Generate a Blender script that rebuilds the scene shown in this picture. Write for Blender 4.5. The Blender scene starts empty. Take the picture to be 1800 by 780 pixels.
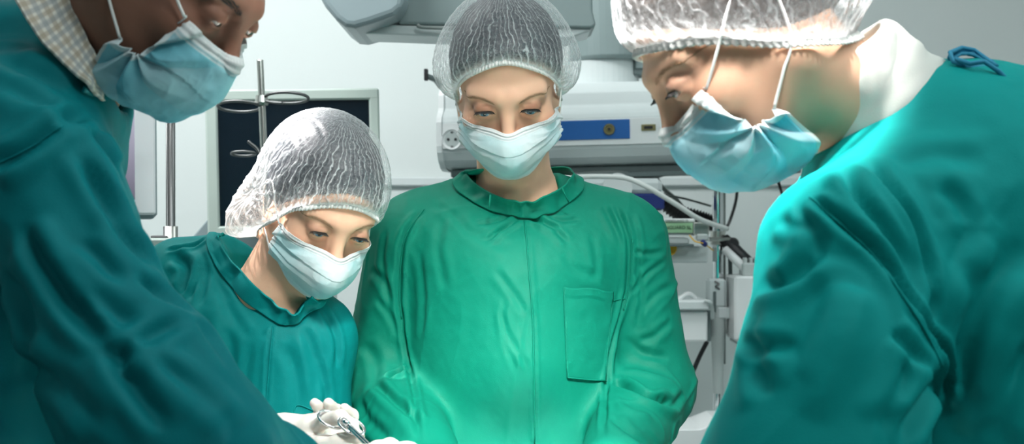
import bpy, math, random
import numpy as np
from mathutils import Vector, Matrix
from mathutils.bvhtree import BVHTree
C = bpy.context.scene
COL = C.collection
PI = math.pi
F = 2400.0          # focal length in pixels of the 1800x780 frame
CZ = 1.35           # camera height
random.seed(5)

# ------------------------------------------------------------ camera, world, lights, exposure
cam_d = bpy.data.cameras.new('camera'); cam = bpy.data.objects.new('camera', cam_d); COL.objects.link(cam)
cam.location = (0, 0, CZ); cam.rotation_euler = (PI/2, 0, 0)
cam_d.sensor_width = 36; cam_d.lens = 36*F/1800; cam_d.clip_start = .02
cam_d.dof.use_dof = True; cam_d.dof.focus_distance = 1.85; cam_d.dof.aperture_fstop = 9
C.camera = cam
C.view_settings.view_transform = 'Standard'; C.view_settings.look = 'None'
C.view_settings.gamma = 1; C.view_settings.use_curve_mapping = False
C.view_settings.exposure = 0.38
W = bpy.data.worlds.new('world'); C.world = W; W.use_nodes = True
W.node_tree.nodes['Background'].inputs[0].default_value = (.80, .93, .95, 1)
W.node_tree.nodes['Background'].inputs[1].default_value = .045

def light(name, kind, loc, tgt, power, color=(1,1,1), **kw):
    d = bpy.data.lights.new(name, kind); d.energy = power; d.color = color
    for k, v in kw.items(): setattr(d, k, v)
    o = bpy.data.objects.new(name, d); COL.objects.link(o); o.location = loc
    o.rotation_euler = (Vector(tgt)-Vector(loc)).to_track_quat('-Z', 'Y').to_euler()
    return o
# surgical lamp over the table, a second head behind the group, ceiling panels, and fill lights added for brightness
light('surgical_lamp_light', 'SPOT', (.16, 1.1, 2.60), (.14, 1.50, .87), 3700, (1, .985, .95), spot_size=math.radians(15), spot_blend=.4, shadow_soft_size=.12)
light('gown_fill_light', 'SPOT', (.10, .60, 2.45), (-.02, 2.0, .80), 380, (1, .985, .95), spot_size=math.radians(25), spot_blend=1.0, shadow_soft_size=.18)  # added spot that makes the bright pool on the middle gown
light('rear_lamp_light', 'SPOT', (-.95, 2.30, 2.60), (-.365, 1.93, 1.50), 520, (1, .95, .95), spot_size=math.radians(8.5), spot_blend=.3, shadow_soft_size=.03)
light('face_fill_light', 'AREA', (.1, 1.15, 2.8), (.1, 1.9, 1.2), 7, (.95, 1, 1), shape='RECTANGLE', size=1.2, size_y=.6)  # added soft fill to brighten faces and masks
light('rear_fill_light', 'AREA', (.35, 2.75, 2.8), (.5, 3.5, 1.0), 4.5, (.93, 1, 1), shape='RECTANGLE', size=1.2, size_y=.4)  # added fill to lighten the equipment at the back
light('front_right_fill_light', 'AREA', (1.1, -.1, 2.75), (.45, 1.2, 1.2), 12, (.88, 1, 1), shape='RECTANGLE', size=.7, size_y=.4)  # added fill for the camera side of the right gown
light('front_left_fill_light', 'AREA', (-1.3, -.1, 2.75), (-.6, 1.2, 1.1), 2.5, (.85, .97, 1), shape='RECTANGLE', size=.6, size_y=.4)  # added weak fill for the near side of the man
light('left_wall_light', 'AREA', (-1.2, 2.5, 2.75), (-.85, 4.3, 1.2), 33, (.97, 1, 1), shape='RECTANGLE', size=1.4, size_y=.5)
light('right_panel_light', 'AREA', (1.7, 1.4, 2.7), (.9, 1.5, 1.3), 6, (.85, 1, 1), shape='RECTANGLE', size=.9, size_y=.5)

def at(px, py, Y):
    return np.array([(px-900)*Y/F, Y, CZ+(390-py)*Y/F])

# ------------------------------------------------------------ materials
def mat(name, color=(.8,.8,.8), rough=.5, metal=0, **kw):
    m = bpy.data.materials.new(name); m.use_nodes = True
    b = m.node_tree.nodes['Principled BSDF']
    b.inputs['Base Color'].default_value = (*color, 1); b.inputs['Roughness'].default_value = rough
    b.inputs['Metallic'].default_value = metal
    for k, v in kw.items(): b.inputs[k].default_value = v
    return m
def nn(m, t, **kw):
    n = m.node_tree.nodes.new(t)
    for k, v in kw.items():
        if hasattr(n, k): setattr(n, k, v)
        else: n.inputs[k].default_value = v
    return n
def lk(m, a, b): m.node_tree.links.new(a, b)
def bump_noise(m, scale, dist, strength=1, stretch=(1,1,1), detail=3, prev=None):
    b = m.node_tree.nodes['Principled BSDF']
    tc = nn(m, 'ShaderNodeTexCoord'); mp = nn(m, 'ShaderNodeMapping'); mp.inputs['Scale'].default_value = stretch
    no = nn(m, 'ShaderNodeTexNoise'); no.inputs['Scale'].default_value = scale; no.inputs['Detail'].default_value = detail
    bu = nn(m, 'ShaderNodeBump'); bu.inputs['Distance'].default_value = dist; bu.inputs['Strength'].default_value = strength
    lk(m, tc.outputs['Object'], mp.inputs[0]); lk(m, mp.outputs[0], no.inputs['Vector']); lk(m, no.outputs[0], bu.inputs['Height'])
    if prev: lk(m, prev.outputs[0], bu.inputs['Normal'])
    lk(m, bu.outputs[0], b.inputs['Normal'])
    return bu
def wall_mat(name, color):
    m = mat(name, color, .55); n = nn(m, 'ShaderNodeTexNoise'); n.inputs['Scale'].default_value = 1.5
    r = nn(m, 'ShaderNodeMixRGB'); r.inputs[1].default_value = (*color, 1); r.inputs[2].default_value = (*[c*.94 for c in color], 1)
    lk(m, n.outputs[0], r.inputs[0]); lk(m, r.outputs[0], m.node_tree.nodes['Principled BSDF'].inputs[0])
    bump_noise(m, 60, .001, .3); return m
def cloth_mat(name, color, color2, rough=.55, wr=.0016, spec=.10):
    m = mat(name, color, rough); b = m.node_tree.nodes['Principled BSDF']
    b.inputs['Specular IOR Level'].default_value = spec
    tc = nn(m, 'ShaderNodeTexCoord')
    n = nn(m, 'ShaderNodeTexNoise'); n.inputs['Scale'].default_value = 7; n.inputs['Detail'].default_value = 5
    lk(m, tc.outputs['Object'], n.inputs['Vector'])
    r = nn(m, 'ShaderNodeMixRGB'); r.inputs[1].default_value = (*color, 1); r.inputs[2].default_value = (*color2, 1)
    lk(m, n.outputs[0], r.inputs[0]); lk(m, r.outputs[0], b.inputs[0])
    b1 = bump_noise(m, 900, .0004, .5, detail=1)
    b2 = bump_noise(m, 14, wr*1.2, .5, (1.6, 1.6, .55), 4, b1)
    # sharp little creases
    mp = nn(m, 'ShaderNodeMapping'); mp.inputs['Scale'].default_value = (1.3, 1.3, .6); mp.inputs['Rotation'].default_value = (.3, .5, 0)
    n3 = nn(m, 'ShaderNodeTexNoise'); n3.inputs['Scale'].default_value = 13; n3.inputs['Detail'].default_value = 4; n3.inputs['Distortion'].default_value = .6
    try: n3.noise_type = 'RIDGED_MULTIFRACTAL'
    except Exception: pass
    lk(m, tc.outputs['Object'], mp.inputs[0]); lk(m, mp.outputs[0], n3.inputs['Vector'])
    bu = nn(m, 'ShaderNodeBump'); bu.inputs['Distance'].default_value = wr*1.6; bu.inputs['Strength'].default_value = .6
    lk(m, n3.outputs[0], bu.inputs['Height']); lk(m, b2.outputs[0], bu.inputs['Normal']); lk(m, bu.outputs[0], b.inputs['Normal'])
    return m
M = {}
M['wall'] = wall_mat('wall_paint', (.72, .77, .76))
M['floor'] = wall_mat('floor_vinyl', (.30, .36, .36))
M['ceil'] = wall_mat('ceiling_paint', (.8, .82, .82))
M['gown_green'] = cloth_mat('emerald_gown_cloth', (.002, .190, .125), (.0015, .160, .102), .58, .0016, .13)
M['gown_teal'] = cloth_mat('teal_gown_cloth', (.002, .29, .275), (.0015, .245, .235), .65)
M['gown_blue'] = cloth_mat('blue_teal_gown_cloth', (.002, .185, .20), (.0015, .155, .175), .6)
M['gown_left'] = cloth_mat('mid_teal_gown_cloth', (.002, .225, .22), (.0015, .19, .185), .55)
M['tie'] = mat('blue_tie_cloth', (.01, .22, .36), .7)
M['white_knit'] = cloth_mat('white_knit_cotton', (.62, .63, .59), (.57, .59, .55), .8, .001)
M['steel'] = mat('brushed_steel', (.62, .62, .58), .28, 1); bump_noise(M['steel'], 200, .0003, .3, (1,1,.1))
M['darksteel'] = mat('dark_steel', (.22, .22, .22), .35, 1)
M['chrome'] = mat('polished_steel', (.75, .77, .78), .12, 1)
M['equip'] = mat('equipment_enamel', (.66, .71, .71), .38); bump_noise(M['equip'], 300, .0003, .2)
M['equip_gray'] = mat('grey_equipment_paint', (.22, .28, .28), .4)
M['equip_dark'] = mat('dark_grey_paint', (.12, .155, .155), .5)
M['bezel'] = mat('grey_green_bezel', (.52, .60, .55), .5)
M['white_plastic'] = mat('white_plastic', (.82, .84, .84), .4)
M['black_plastic'] = mat('black_plastic', (.012, .013, .015), .45)
M['screen_dark'] = mat('dark_glass_screen', (.004, .012, .020), .22)
M['blue_panel'] = mat('blue_panel_paint', (.012, .12, .40), .4)
M['navy'] = mat('navy_plastic', (.004, .02, .17), .4)
M['label_green'] = mat('pale_green_label', (.36, .62, .36), .5)
M['ink'] = mat('dark_ink', (.02, .05, .03), .6)
M['yellow'] = mat('yellow_plastic', (.75, .42, .02), .4)
M['cable_gray'] = mat('grey_cable', (.22, .25, .24), .5)
M['cable_white'] = mat('white_cable', (.75, .78, .76), .4)
M['brass'] = mat('old_brass', (.30, .27, .14), .4, 1)
M['glove'] = mat('latex_glove', (.60, .575, .53), .5, **{'Subsurface Weight': .15, 'Subsurface Scale': .01})
bump_noise(M['glove'], 60, .0012, .6, (1,1,1), 4)
M['shoe'] = mat('clog_rubber', (.5, .55, .55), .5)
M['trouser'] = mat('scrub_trouser', (.01, .2, .2), .8)
M['eye_brow'] = mat('brow_hair', (.40, .24, .14), .9)
M['lash'] = mat('lash_hair', (.008, .006, .005), .6)
def screen_lav():
    m = mat('lit_lavender_screen', (.05,.05,.06), .3); b = m.node_tree.nodes['Principled BSDF']
    tc = nn(m, 'ShaderNodeTexCoord'); s = nn(m, 'ShaderNodeSeparateXYZ'); r = nn(m, 'ShaderNodeValToRGB')
    lk(m, tc.outputs['Generated'], s.inputs[0]); lk(m, s.outputs[2], r.inputs[0])
    r.color_ramp.elements[0].color = (.10, .085, .13, 1); r.color_ramp.elements[1].color = (.42, .41, .52, 1)
    lk(m, r.outputs[0], b.inputs['Emission Color']); b.inputs['Emission Strength'].default_value = .8
    return m
M['screen_lav'] = screen_lav()
def skin_mat(name, sss=.12, rough=.52):
    m = mat(name, (.6,.4,.3), rough); b = m.node_tree.nodes['Principled BSDF']
    a = nn(m, 'ShaderNodeAttribute', attribute_name='tint')
    lk(m, a.outputs['Color'], b.inputs['Base Color'])
    b.inputs['Subsurface Weight'].default_value = sss; b.inputs['Subsurface Scale'].default_value = .008
    b.inputs['Subsurface Radius'].default_value = (1, .4, .25); b.inputs['Specular IOR Level'].default_value = .22
    bump_noise(m, 700, .00025, .4, detail=2)
    return m
M['skin'] = skin_mat('skin')
def attr_mat(name, rough=.6, transl=0, bumps=None):
    m = mat(name, (1,1,1), rough); b = m.node_tree.nodes['Principled BSDF']
    a = nn(m, 'ShaderNodeAttribute', attribute_name='tint'); lk(m, a.outputs['Color'], b.inputs['Base Color'])
    if transl:
        t = nn(m, 'ShaderNodeBsdfTranslucent'); lk(m, a.outputs['Color'], t.inputs[0]); mx = nn(m, 'ShaderNodeMixShader')
        mx.inputs[0].default_value = transl; out = m.node_tree.nodes['Material Output']
        lk(m, b.outputs[0], mx.inputs[1]); lk(m, t.outputs[0], mx.inputs[2]); lk(m, mx.outputs[0], out.inputs[0])
    if bumps: bump_noise(m, *bumps)
    return m
M['mask'] = attr_mat('mask_nonwoven', .7, .25, (900, .0002, .5))
M['mask'].node_tree.nodes['Principled BSDF'].inputs['Specular IOR Level'].default_value = .15
M['shirt'] = attr_mat('checked_cotton', .85)
M['strap'] = mat('white_elastic', (.85, .85, .82), .7)
M['eyeball'] = attr_mat('eyeball', .12)
def cap_mat(name, base, gain, color):
    """thin nonwoven cloth: denser (more opaque) where the attribute says the fabric is gathered"""
    m = mat(name, color, .75); b = m.node_tree.nodes['Principled BSDF']; b.inputs['Specular IOR Level'].default_value = .15
    a = nn(m, 'ShaderNodeAttribute', attribute_name='dens'); tc = nn(m, 'ShaderNodeTexCoord')
    v = nn(m, 'ShaderNodeTexVoronoi'); v.feature = 'DISTANCE_TO_EDGE'; v.inputs['Scale'].default_value = 420
    n = nn(m, 'ShaderNodeTexNoise'); n.inputs['Scale'].default_value = 260; n.inputs['Detail'].default_value = 3
    for q in (v, n): lk(m, tc.outputs['Object'], q.inputs['Vector'])
    mu = nn(m, 'ShaderNodeMath', operation='MULTIPLY_ADD'); lk(m, a.outputs['Fac'], mu.inputs[0]); mu.inputs[1].default_value = gain; mu.inputs[2].default_value = base
    n2 = nn(m, 'ShaderNodeMath', operation='MULTIPLY_ADD'); lk(m, n.outputs[0], n2.inputs[0]); n2.inputs[1].default_value = .5; n2.inputs[2].default_value = -.25
    v2 = nn(m, 'ShaderNodeMath', operation='LESS_THAN'); lk(m, v.outputs[0], v2.inputs[0]); v2.inputs[1].default_value = .06
    v3 = nn(m, 'ShaderNodeMath', operation='MULTIPLY_ADD'); lk(m, v2.outputs[0], v3.inputs[0]); v3.inputs[1].default_value = .10; lk(m, n2.outputs[0], v3.inputs[2])
    ad = nn(m, 'ShaderNodeMath', operation='ADD', use_clamp=True); lk(m, mu.outputs[0], ad.inputs[0]); lk(m, v3.outputs[0], ad.inputs[1])
    lw = nn(m, 'ShaderNodeLayerWeight'); lw.inputs[0].default_value = .25
    ad2 = nn(m, 'ShaderNodeMath', operation='MULTIPLY_ADD', use_clamp=True); lk(m, lw.outputs['Facing'], ad2.inputs[0]); ad2.inputs[1].default_value = .38; lk(m, ad.outputs[0], ad2.inputs[2]); ad = ad2
    tr = nn(m, 'ShaderNodeBsdfTransparent'); tl = nn(m, 'ShaderNodeBsdfTranslucent'); tl.inputs[0].default_value = (*color, 1)
    m1 = nn(m, 'ShaderNodeMixShader'); m1.inputs[0].default_value = .3; lk(m, b.outputs[0], m1.inputs[1]); lk(m, tl.outputs[0], m1.inputs[2])
    m2 = nn(m, 'ShaderNodeMixShader'); lk(m, ad.outputs[0], m2.inputs[0]); lk(m, tr.outputs[0], m2.inputs[1]); lk(m, m1.outputs[0], m2.inputs[2])
    lk(m, m2.outputs[0], m.node_tree.nodes['Material Output'].inputs[0])
    return m
M['cap'] = cap_mat('cap_nonwoven', .05, .95, (.86, .90, .90))
M['cap_cloudy'] = cap_mat('cap_cloudy_nonwoven', .13, .75, (.60, .61, .62))
M['hair_slate'] = mat('slate_dark_hair', (.022, .026, .036), .5)
M['hair_brown'] = mat('brown_hair', (.035, .022, .016), .5)
for k in ('hair_slate', 'hair_brown'): bump_noise(M[k], 90, .002, .8, (1, .15, 1), 3)
M['drape'] = cloth_mat('white_drape', (.78, .80, .78), (.74, .77, .76), .8, .002)

# ------------------------------------------------------------ object helpers
def setp(o, label=None, cat=None, group=None, kind=None):
    if label: o['label'] = label
    if cat: o['category'] = cat
    if group: o['group'] = group
    if kind: o['kind'] = kind
    return o
def empty(name, loc, label=None, cat=None, group=None):
    o = bpy.data.objects.new(name, None); COL.objects.link(o); o.location = loc; o.empty_display_size = .05
    return setp(o, label, cat, group)
def link(name, me, m, parent=None):
    o = bpy.data.objects.new(name, me); COL.objects.link(o)
    if m is not None: me.materials.append(m)
    if parent is not None:
        o.parent = parent
        bpy.context.view_layer.update()
        o.matrix_parent_inverse = parent.matrix_world.inverted()
    return o
def np_mesh(name, V, Q, smooth=True):
    V = np.asarray(V, dtype=np.float32); Q = np.asarray(Q, dtype=np.int32)
    me = bpy.data.meshes.new(name); k = Q.shape[1]
    me.vertices.add(len(V)); me.vertices.foreach_set('co', V.ravel())
    me.loops.add(Q.size); me.loops.foreach_set('vertex_index', Q.ravel())
    me.polygons.add(len(Q)); me.polygons.foreach_set('loop_start', np.arange(0, Q.size, k, dtype=np.int32))
    me.polygons.foreach_set('use_smooth', np.full(len(Q), smooth))
    me.update(calc_edges=True); me.validate()
    return me
def set_attr(me, name, arr):
    arr = np.asarray(arr, dtype=np.float32)
    if arr.ndim == 1:
        a = me.attributes.new(name, 'FLOAT', 'POINT'); a.data.foreach_set('value', arr)
    else:
        a = me.attributes.new(name, 'FLOAT_COLOR', 'POINT')
        a.data.foreach_set('color', np.concatenate([arr, np.ones((len(arr), 1), np.float32)], 1).ravel())
class MB:
    """collects shapes into one mesh"""
    def __init__(s): s.V = []; s.P = []; s.S = []
    def add(s, vs, ps, smooth=False):
        n = len(s.V); s.V += [tuple(v) for v in vs]; s.P += [tuple(i+n for i in p) for p in ps]; s.S += [smooth]*len(ps); return s
    def box(s, lo, hi, b=.004, rot=None, c=None):
        """bevelled box: the 8 corners become 24 vertices"""
        lo = Vector(lo); hi = Vector(hi); b = min(b, *[(hi[i]-lo[i])*.45 for i in range(3)])
        vs = []; idx = {}
        for sx in (0,1):
            for sy in (0,1):
                for sz in (0,1):
                    p = [hi[0] if sx else lo[0], hi[1] if sy else lo[1], hi[2] if sz else lo[2]]
                    sg = [-1 if q else 1 for q in (sx,sy,sz)]
                    for ax in range(3):
                        q = list(p)
                        for o in range(3):
                            if o != ax: q[o] += sg[o]*b
                        idx[(sx,sy,sz,ax)] = len(vs); vs.append(Vector(q))
        ps = []
        for ax in range(3):
            o1, o2 = (ax+1)%3, (ax+2)%3
            for sd in (0,1):
                f = []
                for (u, v) in ((0,0),(1,0),(1,1),(0,1)):
                    k = [0,0,0]; k[ax] = sd; k[o1] = u; k[o2] = v; f.append(idx[(*k, ax)])
                ps.append(f if sd else f[::-1])
        for ax in range(3):
            o1, o2 = (ax+1)%3, (ax+2)%3
            for u in (0,1):
                for v in (0,1):
                    k0 = [0,0,0]; k0[o1] = u; k0[o2] = v; k1 = list(k0); k1[ax] = 1
                    f = [idx[(*k0,o1)], idx[(*k1,o1)], idx[(*k1,o2)], idx[(*k0,o2)]]
                    ps.append(f if u != v else f[::-1])
        for sx in (0,1):
            for sy in (0,1):
                for sz in (0,1):
                    f = [idx[(sx,sy,sz,a)] for a in range(3)]
                    ps.append(f if (sx+sy+sz)%2 else f[::-1])
        if rot is not None:
            cc = Vector(c) if c is not None else (lo+hi)/2; vs = [cc+rot@(v-cc) for v in vs]
        return s.add(vs, ps)
    def tube(s, pts, r, n=10, close=False, taper=None):
        pts = [Vector(p) for p in pts]; m = len(pts); vs = []; ps = []; prev = None
        for i, p in enumerate(pts):
            t = (pts[(i+1)%m]-pts[i-1]) if close else (pts[min(i+1,m-1)]-pts[max(i-1,0)])
            t.normalize()
            u = (prev - t*prev.dot(t)) if prev is not None else t.orthogonal()
            if u.length < 1e-6: u = t.orthogonal()
            u.normalize(); prev = u; w = t.cross(u)
            rr = r if not hasattr(r, '__len__') else r[i]
            for k in range(n):
                a = 2*PI*k/n; vs.append(p+u*math.cos(a)*rr+w*math.sin(a)*rr)
        for i in range(m if close else m-1):
            for k in range(n):
                a, b = i*n+k, i*n+(k+1)%n; c, d = ((i+1)%m)*n+(k+1)%n, ((i+1)%m)*n+k
                ps.append((a,b,c,d))
        if not close: ps.append(tuple(range(n))[::-1]); ps.append(tuple((m-1)*n+k for k in range(n)))
        return s.add(vs, ps, True)
    def lathe(s, prof, loc=(0,0,0), n=32, rot=None):
        """prof [(r, z)] turned about z, then rotated and moved"""
        R = rot if rot is not None else Matrix.Identity(3); L = Vector(loc); vs = []; ps = []
        for (r, z) in prof:
            for k in range(n): vs.append(L+R@Vector((r*math.cos(2*PI*k/n), r*math.sin(2*PI*k/n), z)))
        for i in range(len(prof)-1):
            for k in range(n): ps.append((i*n+k, i*n+(k+1)%n, (i+1)*n+(k+1)%n, (i+1)*n+k))
        ps.append(tuple(range(n))[::-1]); ps.append(tuple((len(prof)-1)*n+k for k in range(n)))
        return s.add(vs, ps, False)
    def prism(s, poly, a, b, smooth=False):
        """poly of (y, z) swept from x=a to x=b"""
        n = len(poly); vs = [(a, *p) for p in poly]+[(b, *p) for p in poly]
        ps = [(i, (i+1)%n, n+(i+1)%n, n+i) for i in range(n)]
        s.add(vs, ps, smooth); s.add([(a, *p) for p in poly], [tuple(range(n))[::-1]]); s.add([(b, *p) for p in poly], [tuple(range(n))]); return s
    def prismy(s, poly, a, b):
        """poly of (x, z) swept from y=a to y=b"""
        n = len(poly); vs = [(p[0], a, p[1]) for p in poly]+[(p[0], b, p[1]) for p in poly]
        ps = [(i, (i+1)%n, n+(i+1)%n, n+i) for i in range(n)]+[tuple(range(n))[::-1], tuple(range(n, 2*n))]
        return s.add(vs, ps)
    def build(s, name, m, parent=None, bevel=0):
        me = bpy.data.meshes.new(name); me.from_pydata(s.V, [], s.P)
        me.polygons.foreach_set('use_smooth', s.S)
        me.update(); o = link(name, me, m, parent)
        import bmesh
        b = bmesh.new(); b.from_mesh(me); bmesh.ops.recalc_face_normals(b, faces=b.faces); b.to_mesh(me); b.free()
        if bevel:
            q = o.modifiers.new('bevel', 'BEVEL'); q.width = bevel; q.segments = 3; q.limit_method = 'ANGLE'
        return o

# ------------------------------------------------------------ implicit surfaces
def axis(lo, hi, h, fine=()):
    out = [lo]
    while out[-1] < hi:
        x = out[-1]; s = h
        for (a, b, f) in fine:
            if a-1e-9 <= x < b: s = min(s, f)
            elif x < a and x+s > a: s = max(min(s, a-x+1e-6), f)
        out.append(x+s)
    return np.array(out, dtype=np.float32)
def smin(a, b, k):
    h = np.maximum(k-np.abs(a-b), 0)/k
    return np.minimum(a, b)-h*h*k*.25
class Field:
    def __init__(s, xs, ys, zs):
        s.ax = (xs, ys, zs); s.F = np.full((len(xs), len(ys), len(zs)), 1.0, np.float32)
    def op(s, fn, lo, hi, k, sub=False, Mx=None, S=None):
        """fn(x,y,z) in the frame Mx (4x4) with per-axis scale S; bounds lo,hi in that frame"""
        lo = np.array(lo, float); hi = np.array(hi, float)
        cs = np.array([[(lo, hi)[a][0], (lo, hi)[b][1], (lo, hi)[c][2]] for a in (0,1) for b in (0,1) for c in (0,1)])
        if S is not None: cs = cs*np.array(S)
        if Mx is not None: cs = cs@Mx[:3,:3].T+Mx[:3,3]
        m = 1.3*k+.012
        sl = []
        for i in range(3):
            a = np.searchsorted(s.ax[i], cs[:,i].min()-m); b = np.searchsorted(s.ax[i], cs[:,i].max()+m)
            if b <= a: return s
            sl.append(slice(a, b))
        X, Y, Z = np.meshgrid(s.ax[0][sl[0]], s.ax[1][sl[1]], s.ax[2][sl[2]], indexing='ij')
        sc = 1.0
        if Mx is not None:
            I = np.linalg.inv(Mx).astype(np.float32)
            sc = abs(np.linalg.det(Mx[:3,:3]))**(1/3)
            X, Y, Z = [I[r,0]*X+I[r,1]*Y+I[r,2]*Z+I[r,3] for r in range(3)]
        if S is not None: X, Y, Z = X/S[0], Y/S[1], Z/S[2]; sc *= min(S)
        d = fn(X, Y, Z)*sc
        t = tuple(sl)
        s.F[t] = -smin(-s.F[t], d, k) if sub else smin(s.F[t], d, k)
        return s
    def ell(s, c, r, k=.01, sub=False, Mx=None, rot=None):
        c = np.array(c, float); r = np.array(r, float)
        Mm = np.eye(4); Mm[:3,3] = c
        if rot is not None: Mm[:3,:3] = rot
        if Mx is not None: Mm = Mx@Mm
        def fn(X, Y, Z):
            k0 = np.sqrt((X/r[0])**2+(Y/r[1])**2+(Z/r[2])**2)+1e-6
            k1 = np.sqrt((X/r[0]**2)**2+(Y/r[1]**2)**2+(Z/r[2]**2)**2)+1e-6
            return k0*(k0-1)/k1
        return s.op(fn, -r, r, k, sub, Mm)
    def cone(s, a, b, ra, rb, k=.02, sub=False, Mx=None, S=None):
        a = np.array(a, float); b = np.array(b, float)
        if S is not None: a = a/np.array(S); b = b/np.array(S)
        d = b-a; L = d@d+1e-12
        lo = np.minimum(a-ra, b-rb); hi = np.maximum(a+ra, b+rb)
        def fn(X, Y, Z):
            t = np.clip(((X-a[0])*d[0]+(Y-a[1])*d[1]+(Z-a[2])*d[2])/L, 0, 1)
            return np.sqrt((X-a[0]-t*d[0])**2+(Y-a[1]-t*d[1])**2+(Z-a[2]-t*d[2])**2)-(ra+(rb-ra)*t)
        return s.op(fn, lo, hi, k, sub, Mx, S)
    def nets(s):
        Fv = s.F; ins = Fv < 0; nx, ny, nz = Fv.shape
        c = np.zeros((nx-1, ny-1, nz-1), np.int8)
        for a in (0,1):
            for b in (0,1):
                for d in (0,1): c += ins[a:nx-1+a, b:ny-1+b, d:nz-1+d]
        act = (c > 0) & (c < 8); I, J, K = np.nonzero(act); n = len(I)
        idx = np.full(act.shape, -1, np.int32); idx[I, J, K] = np.arange(n)
        acc = np.zeros((n, 3)); cnt = np.zeros(n); g = s.ax
        cor = [(a,b,d) for a in (0,1) for b in (0,1) for d in (0,1)]
        for p in cor:
            for ax in range(3):
                if p[ax]: continue
                q = list(p); q[ax] = 1
                f0 = Fv[I+p[0], J+p[1], K+p[2]]; f1 = Fv[I+q[0], J+q[1], K+q[2]]
                m = (f0 < 0) != (f1 < 0); t = np.where(m, f0/np.where(m, f0-f1, 1), 0)
                P = np.stack([g[0][I+p[0]], g[1][J+p[1]], g[2][K+p[2]]], 1).astype(float)
                gi = g[ax]; ii = (I, J, K)[ax]; P[:,ax] += t*(gi[ii+1]-gi[ii])
                acc[m] += P[m]; cnt[m] += 1
        V = acc/cnt[:,None]; Q = []
        for ax in range(3):
            o1, o2 = (ax+1)%3, (ax+2)%3
            sh = [slice(None)]*3; sh[ax] = slice(0, -1); A = ins[tuple(sh)]
            sh[ax] = slice(1, None); B = ins[tuple(sh)]
            e = np.nonzero(A != B); e = np.array(e)
            ok = (e[o1] > 0)&(e[o2] > 0)&(e[o1] < act.shape[o1])&(e[o2] < act.shape[o2]); e = e[:,ok]
            def cell(u, v):
                w = e.copy(); w[o1] += u; w[o2] += v; return idx[w[0], w[1], w[2]]
            q = np.stack([cell(-1,-1), cell(0,-1), cell(0,0), cell(-1,0)], 1)
            fl = ~A[tuple(e)]; q[fl] = q[fl][:, ::-1]
            Q.append(q)
        Q = np.concatenate(Q); Q = Q[(Q >= 0).all(1)]
        return V, Q
def normals(V, Q):
    n = np.cross(V[Q[:,2]]-V[Q[:,0]], V[Q[:,3]]-V[Q[:,1]]); N = np.zeros_like(V)
    for i in range(4): np.add.at(N, Q[:,i], n)
    return N/(np.linalg.norm(N, axis=1, keepdims=True)+1e-12)
def relax(V, Q, it=2, f=.5):
    E = np.concatenate([Q[:,[0,1]], Q[:,[1,2]], Q[:,[2,3]], Q[:,[3,0]]])
    for _ in range(it):
        A = np.zeros_like(V); c = np.zeros(len(V))
        np.add.at(A, E[:,0], V[E[:,1]]); np.add.at(c, E[:,0], 1); np.add.at(A, E[:,1], V[E[:,0]]); np.add.at(c, E[:,1], 1)
        V = V+f*(A/np.maximum(c,1)[:,None]-V)
    return V
_rng = np.random.RandomState(3); _H = _rng.rand(32,32,32)*2-1
def vnoise(P):
    P = np.asarray(P); i = np.floor(P).astype(int); f = P-i; f = f*f*f*(f*(f*6-15)+10); r = 0
    for a in (0,1):
        wa = f[:,0] if a else 1-f[:,0]
        for b in (0,1):
            wb = f[:,1] if b else 1-f[:,1]
            for c in (0,1):
                wc = f[:,2] if c else 1-f[:,2]
                r = r+wa*wb*wc*_H[(i[:,0]+a)&31, (i[:,1]+b)&31, (i[:,2]+c)&31]
    return r
def ridged(P, oct=2):
    r = 0; a = 1; t = 0
    for o in range(oct):
        r = r+a*(1-2*np.abs(vnoise(P*(2**o)+17*o))); t += a; a *= .5
    return r/t
def polydist(V, P):
    """distance of each vertex to a 3D polyline, with the parameter 0..1 along it"""
    best = np.full(len(V), 9.); tt = np.zeros(len(V)); n = len(P)-1
    for i in range(n):
        a = P[i]; d = P[i+1]-a; t = np.clip((V-a)@d/(d@d+1e-12), 0, 1)
        q = np.linalg.norm(V-a-t[:,None]*d, axis=1); m = q < best; best[m] = q[m]; tt[m] = (i+t[m])/n
    return best, tt
def smooth_path(P, n=8):
    P = [np.array(p, float) for p in P]; out = []
    for i in range(len(P)-1):
        p0 = P[max(i-1,0)]; p1 = P[i]; p2 = P[i+1]; p3 = P[min(i+2,len(P)-1)]
        for k in range(n):
            t = k/n; out.append(.5*((2*p1)+(-p0+p2)*t+(2*p0-5*p1+4*p2-p3)*t*t+(-p0+3*p1-3*p2+p3)*t**3))
    out.append(P[-1]); return np.array(out)
def bvh_of(V, Q): return BVHTree.FromPolygons([tuple(v) for v in V.tolist()], Q.tolist())
CAM = Vector((0, 0, CZ))
def hit(bvh, px, py):
    d = Vector(at(px, py, 1.0))-CAM; r = bvh.ray_cast(CAM, d.normalized())
    return r
def hits(bvh, pts, off=0):
    out = []
    for (x, y) in pts:
        r = hit(bvh, x, y)
        if r[0] is not None: out.append(np.array(r[0]+r[1]*off*(1 if r[1].dot(CAM-r[0]) > 0 else -1)))
    return out
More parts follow.
